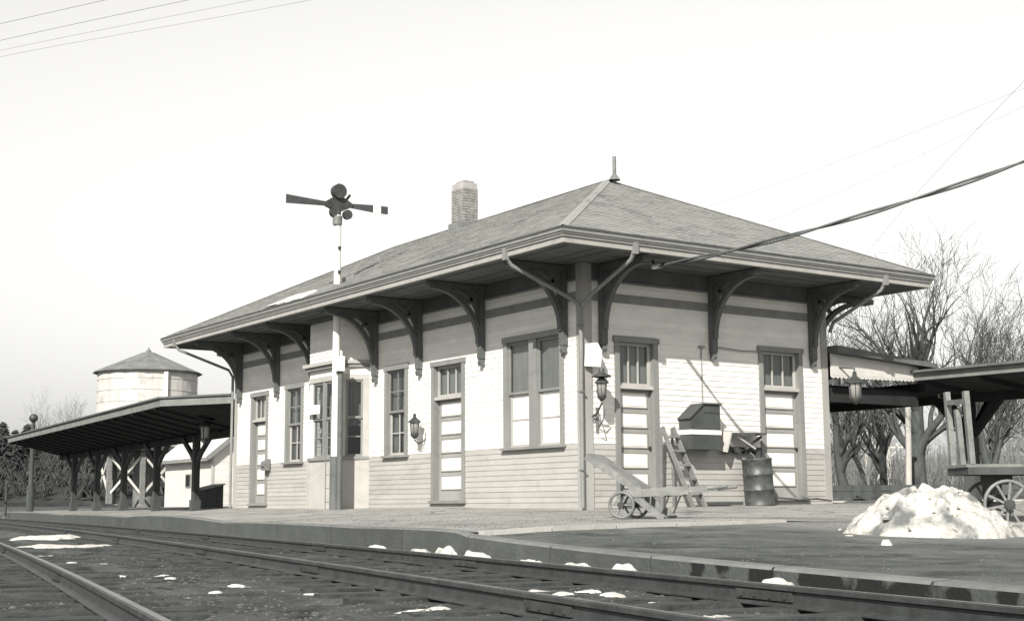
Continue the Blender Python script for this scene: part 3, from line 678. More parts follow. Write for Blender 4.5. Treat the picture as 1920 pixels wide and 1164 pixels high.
# ------------------------------------------------------------------ semaphore signal
mx, my = -7.9, -.9
sg = thing('semaphore_signal', 'white signal mast with two dark horizontal blades rising through the eave', 'signal', (mx,my,-.1))
MB().tube([(mx,my,1.1),(mx,my,6.55)], [.095,.075], 14).build('mast', 'mast_white', sg)
MB().tube([(mx,my,-.15),(mx,my,1.0995)], [.11,.1], 14).build('mast_base', 'bracket_paint', sg)
MB().tube([(mx+.16,my+.03,-.15),(mx+.16,my+.03,3.0)], .06, 10).build('rod_casing', 'bracket_paint', sg)
MB().box((mx+.12,my-.1,2.98), (mx+.26,my+.08,3.32)).build('relay_box', 'white_enamel', sg)
for y0, y1, h0, h1, z, nm in ((-1.2,-2.19,.05,.10,6.79,'blade'), (-.6,.0,.05,.085,6.81,'blade')):
    MB().prism([(mx-.02,y0,z-h0),(mx-.02,y1,z-h1),(mx-.02,y1,z+h1),(mx-.02,y0,z+h0)], (.03,0,0)).build(nm, 'blade_paint', sg)
MB().prism([(mx-.019,0.001,6.725),(mx-.019,.205,6.722),(mx-.019,.205,6.898),(mx-.019,0.001,6.895)], (.028,0,0)).build('blade_stripe', 'mast_white', sg)
MB().prism([(mx-.02,.206,6.722),(mx-.02,.39,6.72),(mx-.02,.39,6.9),(mx-.02,.206,6.898)], (.03,0,0)).build('blade_tip', 'blade_paint', sg)
MB().prism([(mx-.06,-1.22,6.74),(mx-.06,-1.0,6.66),(mx-.06,-.8,6.66),(mx-.06,-.58,6.76),(mx-.06,-.58,6.86),(mx-.06,-.8,6.98),(mx-.06,-1.0,6.98),(mx-.06,-1.22,6.84)], (.12,0,0)).build('blade_casting', 'iron', sg)
def disc(c, r, nm, mt, th=.07): MB().tube([(c[0]-th/2,c[1],c[2]),(c[0]+th/2,c[1],c[2])], r, 18).build(nm, mt, sg)
disc((mx+.06,-.92,7.09), .17, 'spectacle', 'iron', .16); disc((mx+.09,-.71,6.57), .11, 'lens_ring', 'iron', .1); disc((mx+.0,-.98,6.62), .13, 'spectacle', 'iron', .1)
MB().tube([(mx,my,6.5),(mx,my,7.24)], [.07,.05], 10).lathe([(.0,.06),(.035,.03),(.04,0)], (mx,my,7.24), 10).build('pinnacle', 'iron', sg)
MB().bar((mx,-.72,6.9), (mx,-.6,7.06), .05, .05).build('lamp_arm', 'iron', sg)
MB().tube([(mx+.01,my-.02,6.33),(mx+.01,my-.02,6.52)], .11, 10).build('lamp_collar', 'iron_grey', sg)
ld = MB()
for q in (-.42, -.2): ld.tube([(mx+q,my-.02,-.1),(mx+q+.0,my-.02,2.45)], .012, 6)
ladder = ld.build('ladder', 'iron_grey', sg)
for i in range(8): MB().tube([(mx-.42,my-.02,.1+i*.3),(mx-.2,my-.02,.1+i*.3)], .01, 6).build('rung', 'iron_grey', ladder)
for z in (5.2, 5.75): MB().box((mx+.07,my-.03,z), (mx+.12,my+.03,z+.07)).build('step', 'iron', sg)

# ------------------------------------------------------------------ lanterns and fittings on the walls
def lantern(name, label, cat, c, s=1.0, arm=None, hood=False, group=None):
    c = Vector(c); r = thing(name, label, cat, c, group)
    MB().lathe([(.0,.42*s),(.03*s,.40*s),(.035*s,.34*s),(.13*s,.25*s),(.135*s,.23*s),(.0,.23*s)], c, 8, False).build('cap', 'iron', r)
    MB().lathe([(.085*s,.229*s),(.07*s,0),(.0,0)], c, 12).build('glass', 'glass_white', r)
    f = MB()
    for i in range(4):
        a = math.pi/4+i*math.pi/2; f.bar(c+Vector((.09*s*math.cos(a),.09*s*math.sin(a),.235*s)), c+Vector((.075*s*math.cos(a),.075*s*math.sin(a),-.02*s)), .014*s, .014*s)
    f.lathe([(.085*s,-.001),(.085*s,-.03*s),(.03*s,-.09*s),(.0,-.1*s)], c, 10); f.build('frame', 'iron', r)
    if arm: MB().tube([c+Vector(p) for p in arm], .016*s, 8).build('bracket_arm', 'iron', r)
    if hood: MB().lathe([(.05*s,.5*s),(.06*s,.42*s),(.18*s,.36*s),(.185*s,.345*s)], c, 20).build('hood', 'iron', r)
    return r
lantern('wall_lantern', 'iron lantern on the track side wall between window and dark door', 'lantern', (-5.48,-.28,1.5), 1.05, [(0,.28,.05),(0,.26,-.12),(0,.1,-.2),(0,0,-.12)])
lantern('wall_lantern', 'dark hooded lantern on a scrolled bracket at the near building corner', 'lantern', (.36,.16,1.93), .98, [(-.33,.03,-.35),(-.2,.05,-.3),(-.08,0,-.22),(0,0,-.13)], True)
mb = MB(); mb.tube([(.04,.2,1.5),(.14,.22,1.66),(.24,.2,1.6),(.3,.18,1.46),(.2,.2,1.4)], .014, 6); mb.tube([(.04,.34,1.38),(.2,.3,1.5),(.3,.28,1.7)], .012, 6); mb.bar((.035,.3,1.3),(.035,.3,1.75),.05,.02,(1,0,0))
tag(mb.build('scroll_bracket', 'iron_grey', loc=(.04,.2,1.4)), 'scrolled iron bracket below the corner lantern', 'bracket')
mb = MB(); mb.prism([(.07,-.0,2.48),(.26,.22,2.46),(.28,.24,2.74),(.2,.2,2.9),(.07,.02,2.88)], (.03,-.02,0)); tag(mb.build('white_plate', 'white_enamel', loc=(.1,.1,2.5)), 'small white plate fixed above the corner lantern', 'sign')
lantern('hanging_lantern', 'glass lantern hanging under the canopy at the far wall corner', 'lantern', (.35,6.78,2.14), 1.35, [(0,0,.4),(0,0,.62),(-.33,-.2,.66)], False)
# letter box by the far door, board on the bay
lb = thing('letter_box', 'small grey box fixed beside the far door', 'box', (-13.3,-.05,.9)); 
MB().prism([(-13.42,-.045,.92),(-13.42,-.2,.92),(-13.42,-.2,1.14),(-13.42,-.045,1.22)], (.22,0,0)).build('body', 'iron_grey', lb); MB().box((-13.4,-.215,1.0), (-13.22,-.2005,1.02)).build('slot', 'iron', lb)
tag(MB().box((-9.86,-.72,2.12), (-9.1,-.69,2.33)).build('notice_board', 'white_enamel', loc=(-9.4,-.7,2.2)), 'blank white board hung across the bay window beside the mast', 'board')

# wall box with slot and white band on the end wall
wb = thing('wall_box', 'dark wall box with a sloped top and white band', 'box', (.17,2.78,1.0)); D0, D1 = .024, .36
def pent(d0, d1, g_=0): return [(d0,2.26-g_,1.02-g_),(d0,3.0+g_,1.02-g_),(d0,3.0+g_,1.86+g_),(d0,2.58,1.86+g_),(d0,2.26-g_,1.6)]
MB().prism(pent(D0, D1), (D1-D0,0,0)).build('body', 'box_paint', wb)
MB().prism([(D0,3.03,1.865),(D0,2.57,1.865),(D0,2.22,1.585),(D0,2.22,1.605),(D0,2.56,1.89),(D0,3.03,1.89)], (D1-D0+.03,0,0)).build('lid', 'box_paint', wb)
MB().box((D0+.02,2.245,1.30), (D1+.012,3.015,1.385)).build('band', 'white_enamel', wb); MB().box((D1,2.6,1.7), (D1+.006,2.98,1.725)).build('slot', 'iron', wb)

# steel drum
dr = thing('steel_drum', 'rusty ribbed steel drum standing against the end wall', 'drum', (.42,3.92,ztop(.42,3.92)))
z0 = ztop(.42,3.92); prof = [(0,0),(.285,0),(.295,.012),(.285,.03),(.285,.28),(.3,.295),(.3,.31),(.285,.325),(.285,.57),(.3,.585),(.3,.6),(.285,.615),(.285,.86),(.297,.872),(.297,.89),(.283,.892),(.28,.84),(.0,.838)]
MB().lathe(prof, (.42,3.92,z0), 28).build('barrel', 'drum', dr)
dr.rotation_euler = (R(4.0), 0, 0)
tag(MB().tube([(.42,3.86,.82+z0),(.41,3.78,.93),(.4,3.72,.97)], .016, 6).build('stick', 'wood', loc=(.42,3.86,.8)), 'short stick poking out of the steel drum', 'stick')
# rack of boards with crossed struts beside the drum
rk = thing('wall_rack', 'weathered wall rack with crossed struts and pale side board', 'rack', (.15,3.75,.95))
MB().prism([(.05,3.22,1.02),(.3,3.2,.98),(.34,3.3,1.38),(.05,3.3,1.4)], (.0,.03,0)).build('side_board', 'wood_light', rk)
MB().prism([(.03,3.42,1.34),(.36,3.4,1.31),(.38,3.72,1.29),(.36,4.22,1.33),(.03,4.22,1.36)], (0,0,.035)).build('top_board', 'dark_timber', rk)
MB().bar((.3,3.45,1.3),(.24,4.0,1.06),.05,.03).build('strut', 'wood_light', rk); MB().bar((.27,4.15,1.3),(.24,3.75,1.05),.05,.04).build('strut', 'dark_timber', rk)
mb = MB(); n = 14
for i in range(n): 
    a = 3.3+i*1.0/n; mb.box((.03,a,1.0-.03*math.sin(i*1.7)), (.13,a+1.0/n-.002,1.09))
mb.build('rack_shadow', 'dark_timber', rk)  # dark wavy strip, the shadow below the rack built as a solid
# stepladder leaning behind the barrow
sp = thing('step_ladder', 'pale wooden step ladder leaning against the end wall', 'ladder', (.6,1.95,-.08))
la, lb_ = Vector((.28,1.62,1.42)), Vector((.69,2.0,-.1)); wv = Vector((-.02,.28,0))
for q in (0, 1): MB().bar(la+wv*q, lb_+wv*q*1.15, .035, .09, (1,0,.3)).build('stile', 'wood', sp)
for q in (0, 1): MB().bar(la+wv*q+Vector((-.03,.0,-.02)), Vector((.12,1.72,-.06))+wv*q*1.1, .03, .05, (1,0,.3)).build('rear_leg', 'wood', sp)
for t in (.12,.29,.46,.63,.8): 
    p = la.lerp(lb_, t); MB().box((p.x-.07,p.y+.02,p.z-.02), (p.x+.07,p.y+.29,p.z+.02)).build('tread', 'wood', sp)
tag(MB().bar((.12,2.85,ztop(.2,3)+.05),(.2,3.6,ztop(.2,3.6)+.04),.22,.06).build('plank', 'dark_timber', loc=(.16,3.2,ztop(.2,3))), 'dark plank lying at the foot of the end wall', 'plank')
tag(MB().tube([(.5,4.1,.08),(.35,4.5,.12),(.4,5.0,.08),(.3,5.6,.1),(.12,6.2,.06)], .018, 6).build('hose', 'cable', loc=(.4,4.5,.05)), 'dark hose trailing from the drum along the wall foot', 'hose')

# ------------------------------------------------------------------ baggage barrow
bc = Vector((5.39,-2.91,0)); A_ = (RH*.93 - FH*.36).normalized(); B_ = (RH*.36 + FH*.93).normalized()
zg = ztop(5.3,-3.0)
br = thing('baggage_barrow', 'two-wheeled wooden baggage barrow with slatted back resting on its legs', 'barrow', (bc.x,bc.y,zg))
q = lambda a, b, z: bc + A_*a + B_*b + Vector((0,0,zg+z))
wd = .3
for s in (-1, 1):
    b = s*wd
    MB().bar(q(-.86,b,.84), q(-.1,b,.345), .055, .095).build('back_rail', 'wood', br)
    sh_ = MB(); sh_.bar(q(-.34,b,.33), q(.55,b,.375), .06, .11); sh_.bar(q(.55,b,.375), q(.8,b,.40), .05, .07); sh_.tube([q(.8,b,.40), q(1.0,b,.415), q(1.06,b,.42)], [.03,.024,.02], 8); sh_.build('shaft', 'wood', br)
    MB().bar(q(-.2,b*.98,.3), q(.2,b,.0), .045, .085).build('leg', 'wood', br)
    MB().tube([q(.3,b,.35), q(.16,b,.03)], .012, 6).build('leg_stay', 'iron', br)
    wh = MB(); n = 24; c = q(-.36,b*1.18,.185); rr = .165
    ringp = [c + A_*(rr*math.cos(2*math.pi*i/n)) + Vector((0,0,rr*math.sin(2*math.pi*i/n))) for i in range(n+1)]
    wh.tube(ringp, .022, 6, cap=False); w_ = wh.build('wheel', 'iron_grey', br)
    for i in range(6):
        a = math.pi*2*i/6; MB().bar(c, c+A_*(rr*math.cos(a))+Vector((0,0,rr*math.sin(a))), .025, .02, B_).build('spoke', 'wood', w_)
    MB().tube([c-B_*.05, c+B_*.05], .045, 10).build('hub', 'iron', w_)
    MB().bar(q(-.36,b*.98,.2), q(-.36,b*.98,.5), .03, .05).build('axle_strut', 'iron', br)
MB().tube([q(-.36,-.4,.185), q(-.36,.4,.185)], .02, 8).build('axle', 'iron', br)
for t in (.04,.2,.36,.52,.68,.84): 
    p = Vector((-.86+.76*t, 0, .84-.495*t)); MB().bar(q(p.x,-wd,p.z-.01), q(p.x,wd,p.z-.01), .06, .03, (.5*A_.x,.5*A_.y,.85)).build('slat', 'wood', br)
for t in (.25,.5,.75): MB().bar(q(-.85,-wd+2*wd*t,.87), q(-.13,-wd+2*wd*t,.40), .11, .025).build('back_board', 'wood', br)
for a in (-.08,.1,.35): MB().bar(q(a,-wd,.36), q(a,wd,.36), .06, .04).build('cross_bar', 'wood', br)

# ------------------------------------------------------------------ baggage wagon at the right edge
o = Vector((7.9,.44,0)); zw = -.355
wg = thing('baggage_wagon', 'four-wheeled baggage wagon with tall end stakes beside the snow heap', 'wagon', (o.x,o.y,zw))
q = lambda a, b, z: o + RH*a + FH*b + Vector((0,0,z))
for i in range(5): MB().bar(q(-.02,.09+i*.18,.5), q(2.8,.09+i*.18,.5), .165, .04).build('deck_plank', 'wood', wg)
for b in (.03, .87): MB().bar(q(0,b,.43), q(2.78,b,.43), .06, .1).build('side_sill', 'dark_timber', wg)
MB().bar(q(.03,.06,.43), q(.03,.84,.43), .06, .1).build('end_sill', 'dark_timber', wg)
for b, zt in ((.05,1.5), (.45,1.28), (.86,1.55)): MB().bar(q(.07,b,.52), q(.03,b,zt), .07, .1, FH).build('stake', 'wood', wg)
MB().bar(q(.03,.0,1.36), q(.03,.9,1.4), .05, .07).build('top_rail', 'wood', wg)
for a in (.53, 2.15):
    for b in (.06, .86):
        c = q(a, b, -.02); n = 28; rr = .315
        wm = MB(); wm.tube([c+RH*(rr*math.cos(2*math.pi*i/n))+Vector((0,0,rr*math.sin(2*math.pi*i/n))) for i in range(n+1)], .026, 6, cap=False); w_ = wm.build('wheel', 'iron_grey', wg)
        for i in range(10):
            t = 2*math.pi*(i+.3)/10; MB().bar(c, c+RH*(rr*math.cos(t))+Vector((0,0,rr*math.sin(t))), .032, .028, FH).build('spoke', 'wood', w_)
        MB().tube([c-FH*.08, c+FH*.08], [.07,.06], 12).build('hub', 'iron', w_)
    MB().tube([q(a,.0,-.02), q(a,.92,-.02)], .03, 8).build('axle', 'iron', wg)
    MB().bar(q(a,.06,.18), q(a,.86,.18), .14, .14).build('bolster', 'dark_timber', wg); MB().bar(q(a,.46,.24), q(a,.46,.385), .3, .3).build('fifth_wheel', 'iron', wg)
    MB().bar(q(a,.3,.0), q(a,.3,.12), .1, .1).build('axle_block', 'dark_timber', wg)

# ------------------------------------------------------------------ snow
def mound(name, label, c, rx, ry_, h, mt, seed, group=None, ang=0.0, base=None, nn=26, amp=.35, fine=.12, fs=2.4, flat=True):
    mb = MB(); ca_, sa_ = math.cos(ang), math.sin(ang); vs = []
    for j in range(nn+1):
        for i in range(nn+1):
            u = -1+2*i/nn; v = -1+2*j/nn
            ang_ = math.atan2(v, u); edge = 1 + .3*mn.noise(Vector((math.cos(ang_)*1.3, math.sin(ang_)*1.3, seed)))*1.4
            r = math.hypot(u, v)/max(.4, edge*.85); t = 1-r*r
            if flat: t += .55*mn.noise(Vector((u*2.1+seed, v*2.1, seed)))+.25*mn.noise(Vector((u*5+seed, v*5, seed)))-.12; t = t if max(abs(u), abs(v)) < .999 else -.1
            t = max(0, t)*min(1, max(0, (1-max(abs(u), abs(v)))*6))
            x = u*rx; y = v*ry_; X = c[0]+x*ca_-y*sa_; Y = c[1]+x*sa_+y*ca_
            n1 = mn.noise(Vector((X*fs, Y*fs, seed))); n2 = mn.noise(Vector((X*fs*3.1, Y*fs*3.1, seed+3)))
            z = h*((min(1, t*1.3)**.75) if flat else t**.9)*(1+amp*n1+fine*n2) - .02*(1-min(1, t*5))
            z += h*((.05 if not flat else .07)*mn.noise(Vector((X*13, Y*13, seed)))+.03*mn.noise(Vector((X*29, Y*29, seed))))*min(1, t*4)
            zb_ = base(X, Y) if base else zground(X, Y)
            vs.append((X, Y, zb_+z-.004))
    n = nn+1; mb.add(vs, [(j*n+i, j*n+i+1, (j+1)*n+i+1, (j+1)*n+i) for j in range(nn) for i in range(nn)], True)
    return tag(mb.build(name, mt, loc=(c[0],c[1],base(c[0],c[1]) if base else zground(c[0],c[1]))), label, 'snow', group)
drv = lambda x, y: ztop(x, y)-.035
pa = math.atan2(RH.y, RH.x)
hp = mound('snow_heap', 'big heap of dirty snow in front of the wagon wheel', (9.55,-2.42), 1.2, .9, .53, 'snow_dirty', 3, None, pa, drv, 120, .24, .22, 2.6, False)
co = MB(); hv = [v.co.copy() for v in hp.data.vertices]; rc = random.Random(4)
for i in range(110):
    p = hv[rc.randrange(len(hv))] + Vector(hp.location); p = p + Vector((rc.uniform(-.06,.06), rc.uniform(-.06,.06), 0)); r_ = rc.uniform(.008,.026)*(1 if rc.random() < .9 else 2.2); p.z += r_*.15
    vs_ = []
    for la_ in (-.6, .1, .8):
        for j in range(6):
            a_ = j*math.pi/3+la_; k_ = r_*rc.uniform(.7,1.25)*math.cos(la_*.9); vs_.append(p+Vector((k_*math.cos(a_), k_*math.sin(a_), r_*la_*.8)))
    co.add(vs_, [(a*6+j, a*6+(j+1)%6, a*6+6+(j+1)%6, a*6+6+j) for a in range(2) for j in range(6)] + [tuple(range(12,18)), tuple(range(6))[::-1]])
co.build('snow_clods', 'snow_dirty', hp)['kind'] = 'stuff'
mound('snow_drift', 'low tail of lumpy snow spreading right from the heap', (10.1,-1.5), 1.5, .5, .16, 'snow_dirty', 8, None, pa, drv, 50, .6, .5, 2.6)
mound('snow_lump', 'single snow lump on the driveway near the platform kerb', (11.0,-4.85), .07, .06, .05, 'snow', 12, None, 0, drv, 12)
ORD = ['first','second','third','fourth','fifth','sixth','seventh','eighth','ninth','tenth','eleventh','twelfth']
zsnow = lambda x, y: zground(x, y)
A_P = [(-.99,-8.96,.71),(-6.28,-7.59,.49),(2.62,-10.24,.13),(5.22,-10.3,.12),(5.29,-10.68,.04),(7.55,-10.92,.04),(7.68,-10.61,.06),(8.75,-10.92,.05),(10.32,-11.0,.07),(10.7,-11.33,.04),(9.92,-11.72,.03),(11.31,-10.9,.05),(11.14,-10.64,.05),(13.14,-11.21,.09),(13.19,-11.06,.07)]
LA = {0: 'largest flat snow patch on the ground at the far left between tracks', 1: 'lumpy thawing snow bank beside the rails at far left', 13: 'left one of two white snow strips at the bottom centre', 14: 'right one of two white snow strips at the bottom centre'}
for i, (x, y, w) in enumerate(A_P):
    flat = i in (0, 1)
    mound('snow_patch', LA.get(i, ORD[{2:0,4:1,3:2,5:3,10:4,6:5,7:6,9:7,8:8,11:9,12:10}.get(i,0)]+' from the left of the small snow patches between the two tracks'), (x, y), w*1.6, (w*1.1 if not flat else w*1.1)+.02, (.03 if i == 0 else .07 if i == 1 else .01+w*.09), 'snow' if i != 1 else 'snow_thin', 20+i, 'snow patches between the tracks', random.uniform(-.3,.3)+(pa if i > 1 else pa), zsnow, 30 if flat else 14, .5, .3)
for i, (x, y, w) in enumerate([(10.29,-9.08,.07),(11.23,-9.38,.11),(11.73,-9.45,.045),(12.27,-9.65,.11),(12.51,-9.54,.09),(12.94,-9.64,.075),(13.42,-9.74,.03),(12.7,-9.86,.06),(14.5,-10.18,.12),(14.74,-9.86,.06),(15.25,-10.31,.05)]):
    mound('snow_patch', ORD[[0,1,2,3,5,6,7,4,8,9,10][i]]+' from the left of the snow lumps between the platform track rails', (x, y), w*1.5, w*1.2, .012+w*.1, 'snow', 50+i, 'snow lumps between the rails', pa+random.uniform(-.3,.3), zsnow, 14, .5, .35, 4)
for i, (x, y, w) in enumerate([(5.5,-7.22,.17),(6.97,-7.52,.18),(7.8,-7.69,.12),(8.64,-7.86,.2),(9.9,-8.13,.14),(10.74,-8.3,.15),(11.61,-8.49,.04),(13.61,-8.92,.05)]):
    mound('snow_patch', ORD[i]+' from the left of the snow lumps lodged against the platform kerb', (x, y+.0), w*1.4, .16, (.06, .05, .10, .07, .05, .05, .07, .06)[i], 'snow', 70+i, 'snow along the platform kerb', math.atan(-.2), lambda a, b: -.495, 20, .4, .3, 4)
# snow lying on the roof beside the mast opening, and a strip on the far ground
rs = MB(); nn = 24
for j in range(nn+1):
    for i in range(nn+1):
        u = i/nn; v = j/nn; x = -10.6+u*2.1; y = -1.5+v*.62; e_ = min(u, 1-u, v*1.2+.05, (1-v)*.9)*6; e_ += .8*mn.noise(Vector((x*2.2, y*3, 4)))-.25*u
        rs.v.append((x, y, ZE+(y-ey0)*slope + .02 + .05*max(-.6, min(1, e_))))
n = nn+1; rs.f = [(j*n+i, j*n+i+1, (j+1)*n+i+1, (j+1)*n+i) for j in range(nn) for i in range(nn)]; rs.sm = [True]*len(rs.f)
tag(rs.build('snow_patch', 'snow', loc=(-9.5,-1.2,4.8)), 'snow left on the roof edge beside the signal mast', 'snow')

# ------------------------------------------------------------------ canopies
def slab(mb, poly, th): return mb.prism([(p[0],p[1],p[2]) for p in poly], (0,0,th))
cl = thing('platform_canopy', 'long dark butterfly canopy on braced posts beyond the station', 'canopy', (-29,2,0))
near = [(-15.66,-.06,2.86),(-17.8,-1.3,2.86),(-42.4,.93,2.86)]; val = [(-15.66,1.35,2.3),(-17.8,1.27,2.3),(-42.2,3.2,2.3)]; back = [(-15.66,3.9,2.86),(-17.7,3.9,2.86),(-42.0,5.6,2.86)]
for i in range(2):
    MB().add([near[i],near[i+1],val[i+1],val[i], *[(p[0],p[1],p[2]+.07) for p in (near[i],near[i+1],val[i+1],val[i])]], [(0,1,2,3),(7,6,5,4),(0,4,5,1),(1,5,6,2),(2,6,7,3),(3,7,4,0)]).build('roof_wing', 'canopy_shaded', cl)
    MB().add([val[i],val[i+1],back[i+1],back[i], *[(p[0],p[1],p[2]+.07) for p in (val[i],val[i+1],back[i+1],back[i])]], [(0,1,2,3),(7,6,5,4),(0,4,5,1),(1,5,6,2),(2,6,7,3),(3,7,4,0)]).build('roof_wing', 'canopy_shaded', cl)
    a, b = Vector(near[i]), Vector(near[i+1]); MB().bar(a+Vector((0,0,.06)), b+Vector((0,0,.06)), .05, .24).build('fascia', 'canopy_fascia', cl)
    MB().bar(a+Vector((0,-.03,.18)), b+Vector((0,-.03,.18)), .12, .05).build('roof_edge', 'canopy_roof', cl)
    MB().bar(Vector(val[i])-Vector((0,0,.12)), Vector(val[i+1])-Vector((0,0,.12)), .2, .22).build('valley_beam', 'canopy_shaded', cl)
MB().bar((-42.4,.93,2.92), (-42.2,3.2,2.36), .05, .2).build('end_fascia', 'canopy_fascia', cl)
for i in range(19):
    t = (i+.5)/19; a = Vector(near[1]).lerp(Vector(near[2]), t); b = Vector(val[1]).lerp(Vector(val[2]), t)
    MB().bar(a-Vector((0,0,.07)), b-Vector((0,0,.07)), .05, .07).build('rafter', 'canopy_shaded', cl)
for x, y in ((-22.5,1.64),(-27,2.0),(-31.4,2.35),(-35.6,2.7),(-39.6,3.0)):
    zb_ = ztop(x, y); p = MB(); p.bar((x,y,zb_-.05), (x,y,2.2), .2, .2); po = p.build('post', 'dark_timber', cl)
    MB().bar((x,y,zb_), (x,y,zb_+.35), .28, .28).build('post_base', 'dark_timber', po)
    for d in ((1,.08),(-1,-.08)):
        l_ = 1.05; zt = 2.2
        pts = [Vector((x+d[0]*.1*1,y+d[1]*.1,1.45)), Vector((x+d[0]*.35*l_,y+d[1]*.35*l_,1.72)), Vector((x+d[0]*.95*l_,y+d[1]*.95*l_,zt))]
        b_ = MB(); b_.bar(pts[0], pts[1], .11, .13); b_.bar(pts[1], pts[2], .11, .13); b_.build('brace', 'dark_timber', po)
lantern('hanging_lantern', 'hooded lamp hanging under the long canopy beside the station', 'lamp', (-18.1,.15,1.93), 1.5, [(0,0,.4),(0,0,.75)], True)

cr_ = thing('rear_canopy', 'dark butterfly canopy on a braced post behind the wagon', 'canopy', (2,11,0))
nz, vz = 2.62, 2.5
def wing(p0, p1, p2, p3): MB().add([p0,p1,p2,p3,*[(p[0],p[1],p[2]+.07) for p in (p0,p1,p2,p3)]], [(0,1,2,3),(7,6,5,4),(0,4,5,1),(1,5,6,2),(2,6,7,3),(3,7,4,0)]).build('roof_wing', 'canopy_shaded', cr_)
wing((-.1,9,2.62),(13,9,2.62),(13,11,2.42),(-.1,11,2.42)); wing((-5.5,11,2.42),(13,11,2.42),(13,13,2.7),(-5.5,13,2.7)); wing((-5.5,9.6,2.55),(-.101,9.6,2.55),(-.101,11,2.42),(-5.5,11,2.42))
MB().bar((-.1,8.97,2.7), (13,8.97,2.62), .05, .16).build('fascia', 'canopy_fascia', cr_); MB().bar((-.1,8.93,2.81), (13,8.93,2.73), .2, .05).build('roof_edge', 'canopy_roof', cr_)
MB().bar((-5.5,11,2.38), (13,11,2.30), .18, .24).build('valley_beam', 'canopy_shaded', cr_)
MB().bar((-5.5,9.5,2.5), (-.11,9.5,2.5), .08, .22).build('tie_beam', 'canopy_shaded', cr_)
for i in range(9): MB().bar((.3+i*1.4,9.1,2.56), (.3+i*1.4,10.9,2.38), .06, .12).build('rafter', 'canopy_shaded', cr_)
for x in (-.1, 4.4, 8.9):
    po = MB().bar((x,11,ztop(x,11)-.1), (x,11,2.25), .2, .2).build('post', 'canopy_shaded', cr_)
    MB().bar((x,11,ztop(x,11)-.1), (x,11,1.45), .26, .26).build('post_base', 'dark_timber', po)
    for d in ((1,0),(-1,0),(0,-1),(0,1)): MB().bar((x+d[0]*.08,11+d[1]*.08,1.5), (x+d[0]*.85,11+d[1]*.85,2.3 if d[0] else 2.4), .13, .16).build('brace', 'canopy_shaded', po)
MB().bar((-.62,10.7,2.36), (-.62,10.7,2.62), .09, .09).build('lamp_block', 'wood_light', cr_)

cn = thing('passage_canopy', 'low sloping canopy with pale scalloped valance joining the far station corner', 'canopy', (-1,7.8,0))
MB().prism([(-4,6.36,3.08),(-4,9.5,2.90),(-4,9.5,3.0),(-4,6.36,3.22)], (4.3,0,0)).build('roof', 'canopy_roof', cn)
MB().prism([(.06,6.38,2.62),(.06,9.1,2.66),(.06,9.1,2.915),(.06,6.38,3.07)], (.03,0,0)).build('valance', 'valance', cn)
k = 22
for i in range(k):                                          # scallops
    y0 = 6.38+2.72*i/k; y1 = 6.38+2.72*(i+1)/k-.006; zz = 2.618+.04*i/k
    MB().prism([(.062,y0,zz), (.062,y0,zz-.03), (.062,y0+(y1-y0)*.25,zz-.055), (.062,y0+(y1-y0)*.75,zz-.055), (.062,y1,zz-.03), (.062,y1,zz)], (.026,0,0)).build('scallop', 'valance', cn)
MB().box((-3.9,6.4,2.40), (-.3,9.4,2.46)).build('ceiling', 'canopy_shaded', cn)
MB().bar((-.25,6.4,2.25), (-.25,9.4,2.25), .12, .3).build('beam', 'canopy_shaded', cn); MB().bar((-3.8,6.4,2.3), (-3.8,9.4,2.3), .12, .3).build('beam', 'canopy_shaded', cn)

# ------------------------------------------------------------------ bare trees
def grow(seed, H, r0, lean=(0,0), fork=.35, levels=5, spread=.72, dens=1.0):
    rnd = random.Random(seed); T, Cw = MB(), MB()
    def branch(p, d, ln, r, lev):
        n = 5 if lev < 2 else 4 if lev < 4 else 3; pts = [p.copy()]; rs_ = [r]; q = p.copy(); dd = d.copy(); kids = []
        for i in range(n):
            w = .10 if lev == 0 else .24
            dd = (dd + Vector((rnd.uniform(-w,w), rnd.uniform(-w,w), rnd.uniform(-w,w)*.6 + (.05 if lev else 0)))).normalized(); q = q + dd*(ln/n)
            pts.append(q.copy()); t = (i+1)/n; rs_.append(max(.007, r*(1-t*(.45 if lev == 0 else .72)))); kids.append((q.copy(), dd.copy(), rs_[-1], t))
        mb = T if lev < 3 else Cw
        mb.tube(pts, rs_, 8 if lev == 0 else 6 if lev == 1 else 4 if lev == 2 else 3, True, False)
        if lev >= levels: return
        for (qq, d2, rr, t) in kids:
            if lev == 0 and t < fork: continue
            m_ = 1 if (lev < 4 or rnd.random() < .5) else 2
            if lev == 0: m_ = 2
            if lev >= 2 and rnd.random() < .5: continue
            for _ in range(m_):
                a = rnd.uniform(0, 6.283); perp = d2.cross(Vector((math.cos(a), math.sin(a), .3))).normalized()
                nd = (d2*rnd.uniform(.5,.9) + perp*rnd.uniform(.5,1.0)*spread + Vector((0,0,.34 if lev < 3 else .1))).normalized()
                branch(qq, nd, ln*rnd.uniform(.5,.8)*(1.0 if lev else 1.0), rr*rnd.uniform(.58,.85), lev+1)
        if lev < levels: branch(kids[-1][0], kids[-1][1], ln*.6, kids[-1][2]*.9, lev+1)
    d0 = Vector((lean[0], lean[1], 1)).normalized(); branch(Vector((0,0,-.2)), d0, H*.52, r0, 0)
    T.lathe([(r0*1.7,-.25),(r0*1.25,.05),(r0*1.02,.5),(r0*.9,.6)], (0,0,0), 10)
    mz = max(v[2] for v in T.v+Cw.v); k_ = H/mz
    for mb in (T, Cw): mb.v = [(x*k_*1.1, y*k_*1.1, z*k_) for x, y, z in mb.v]
    return T, Cw
VAR = []
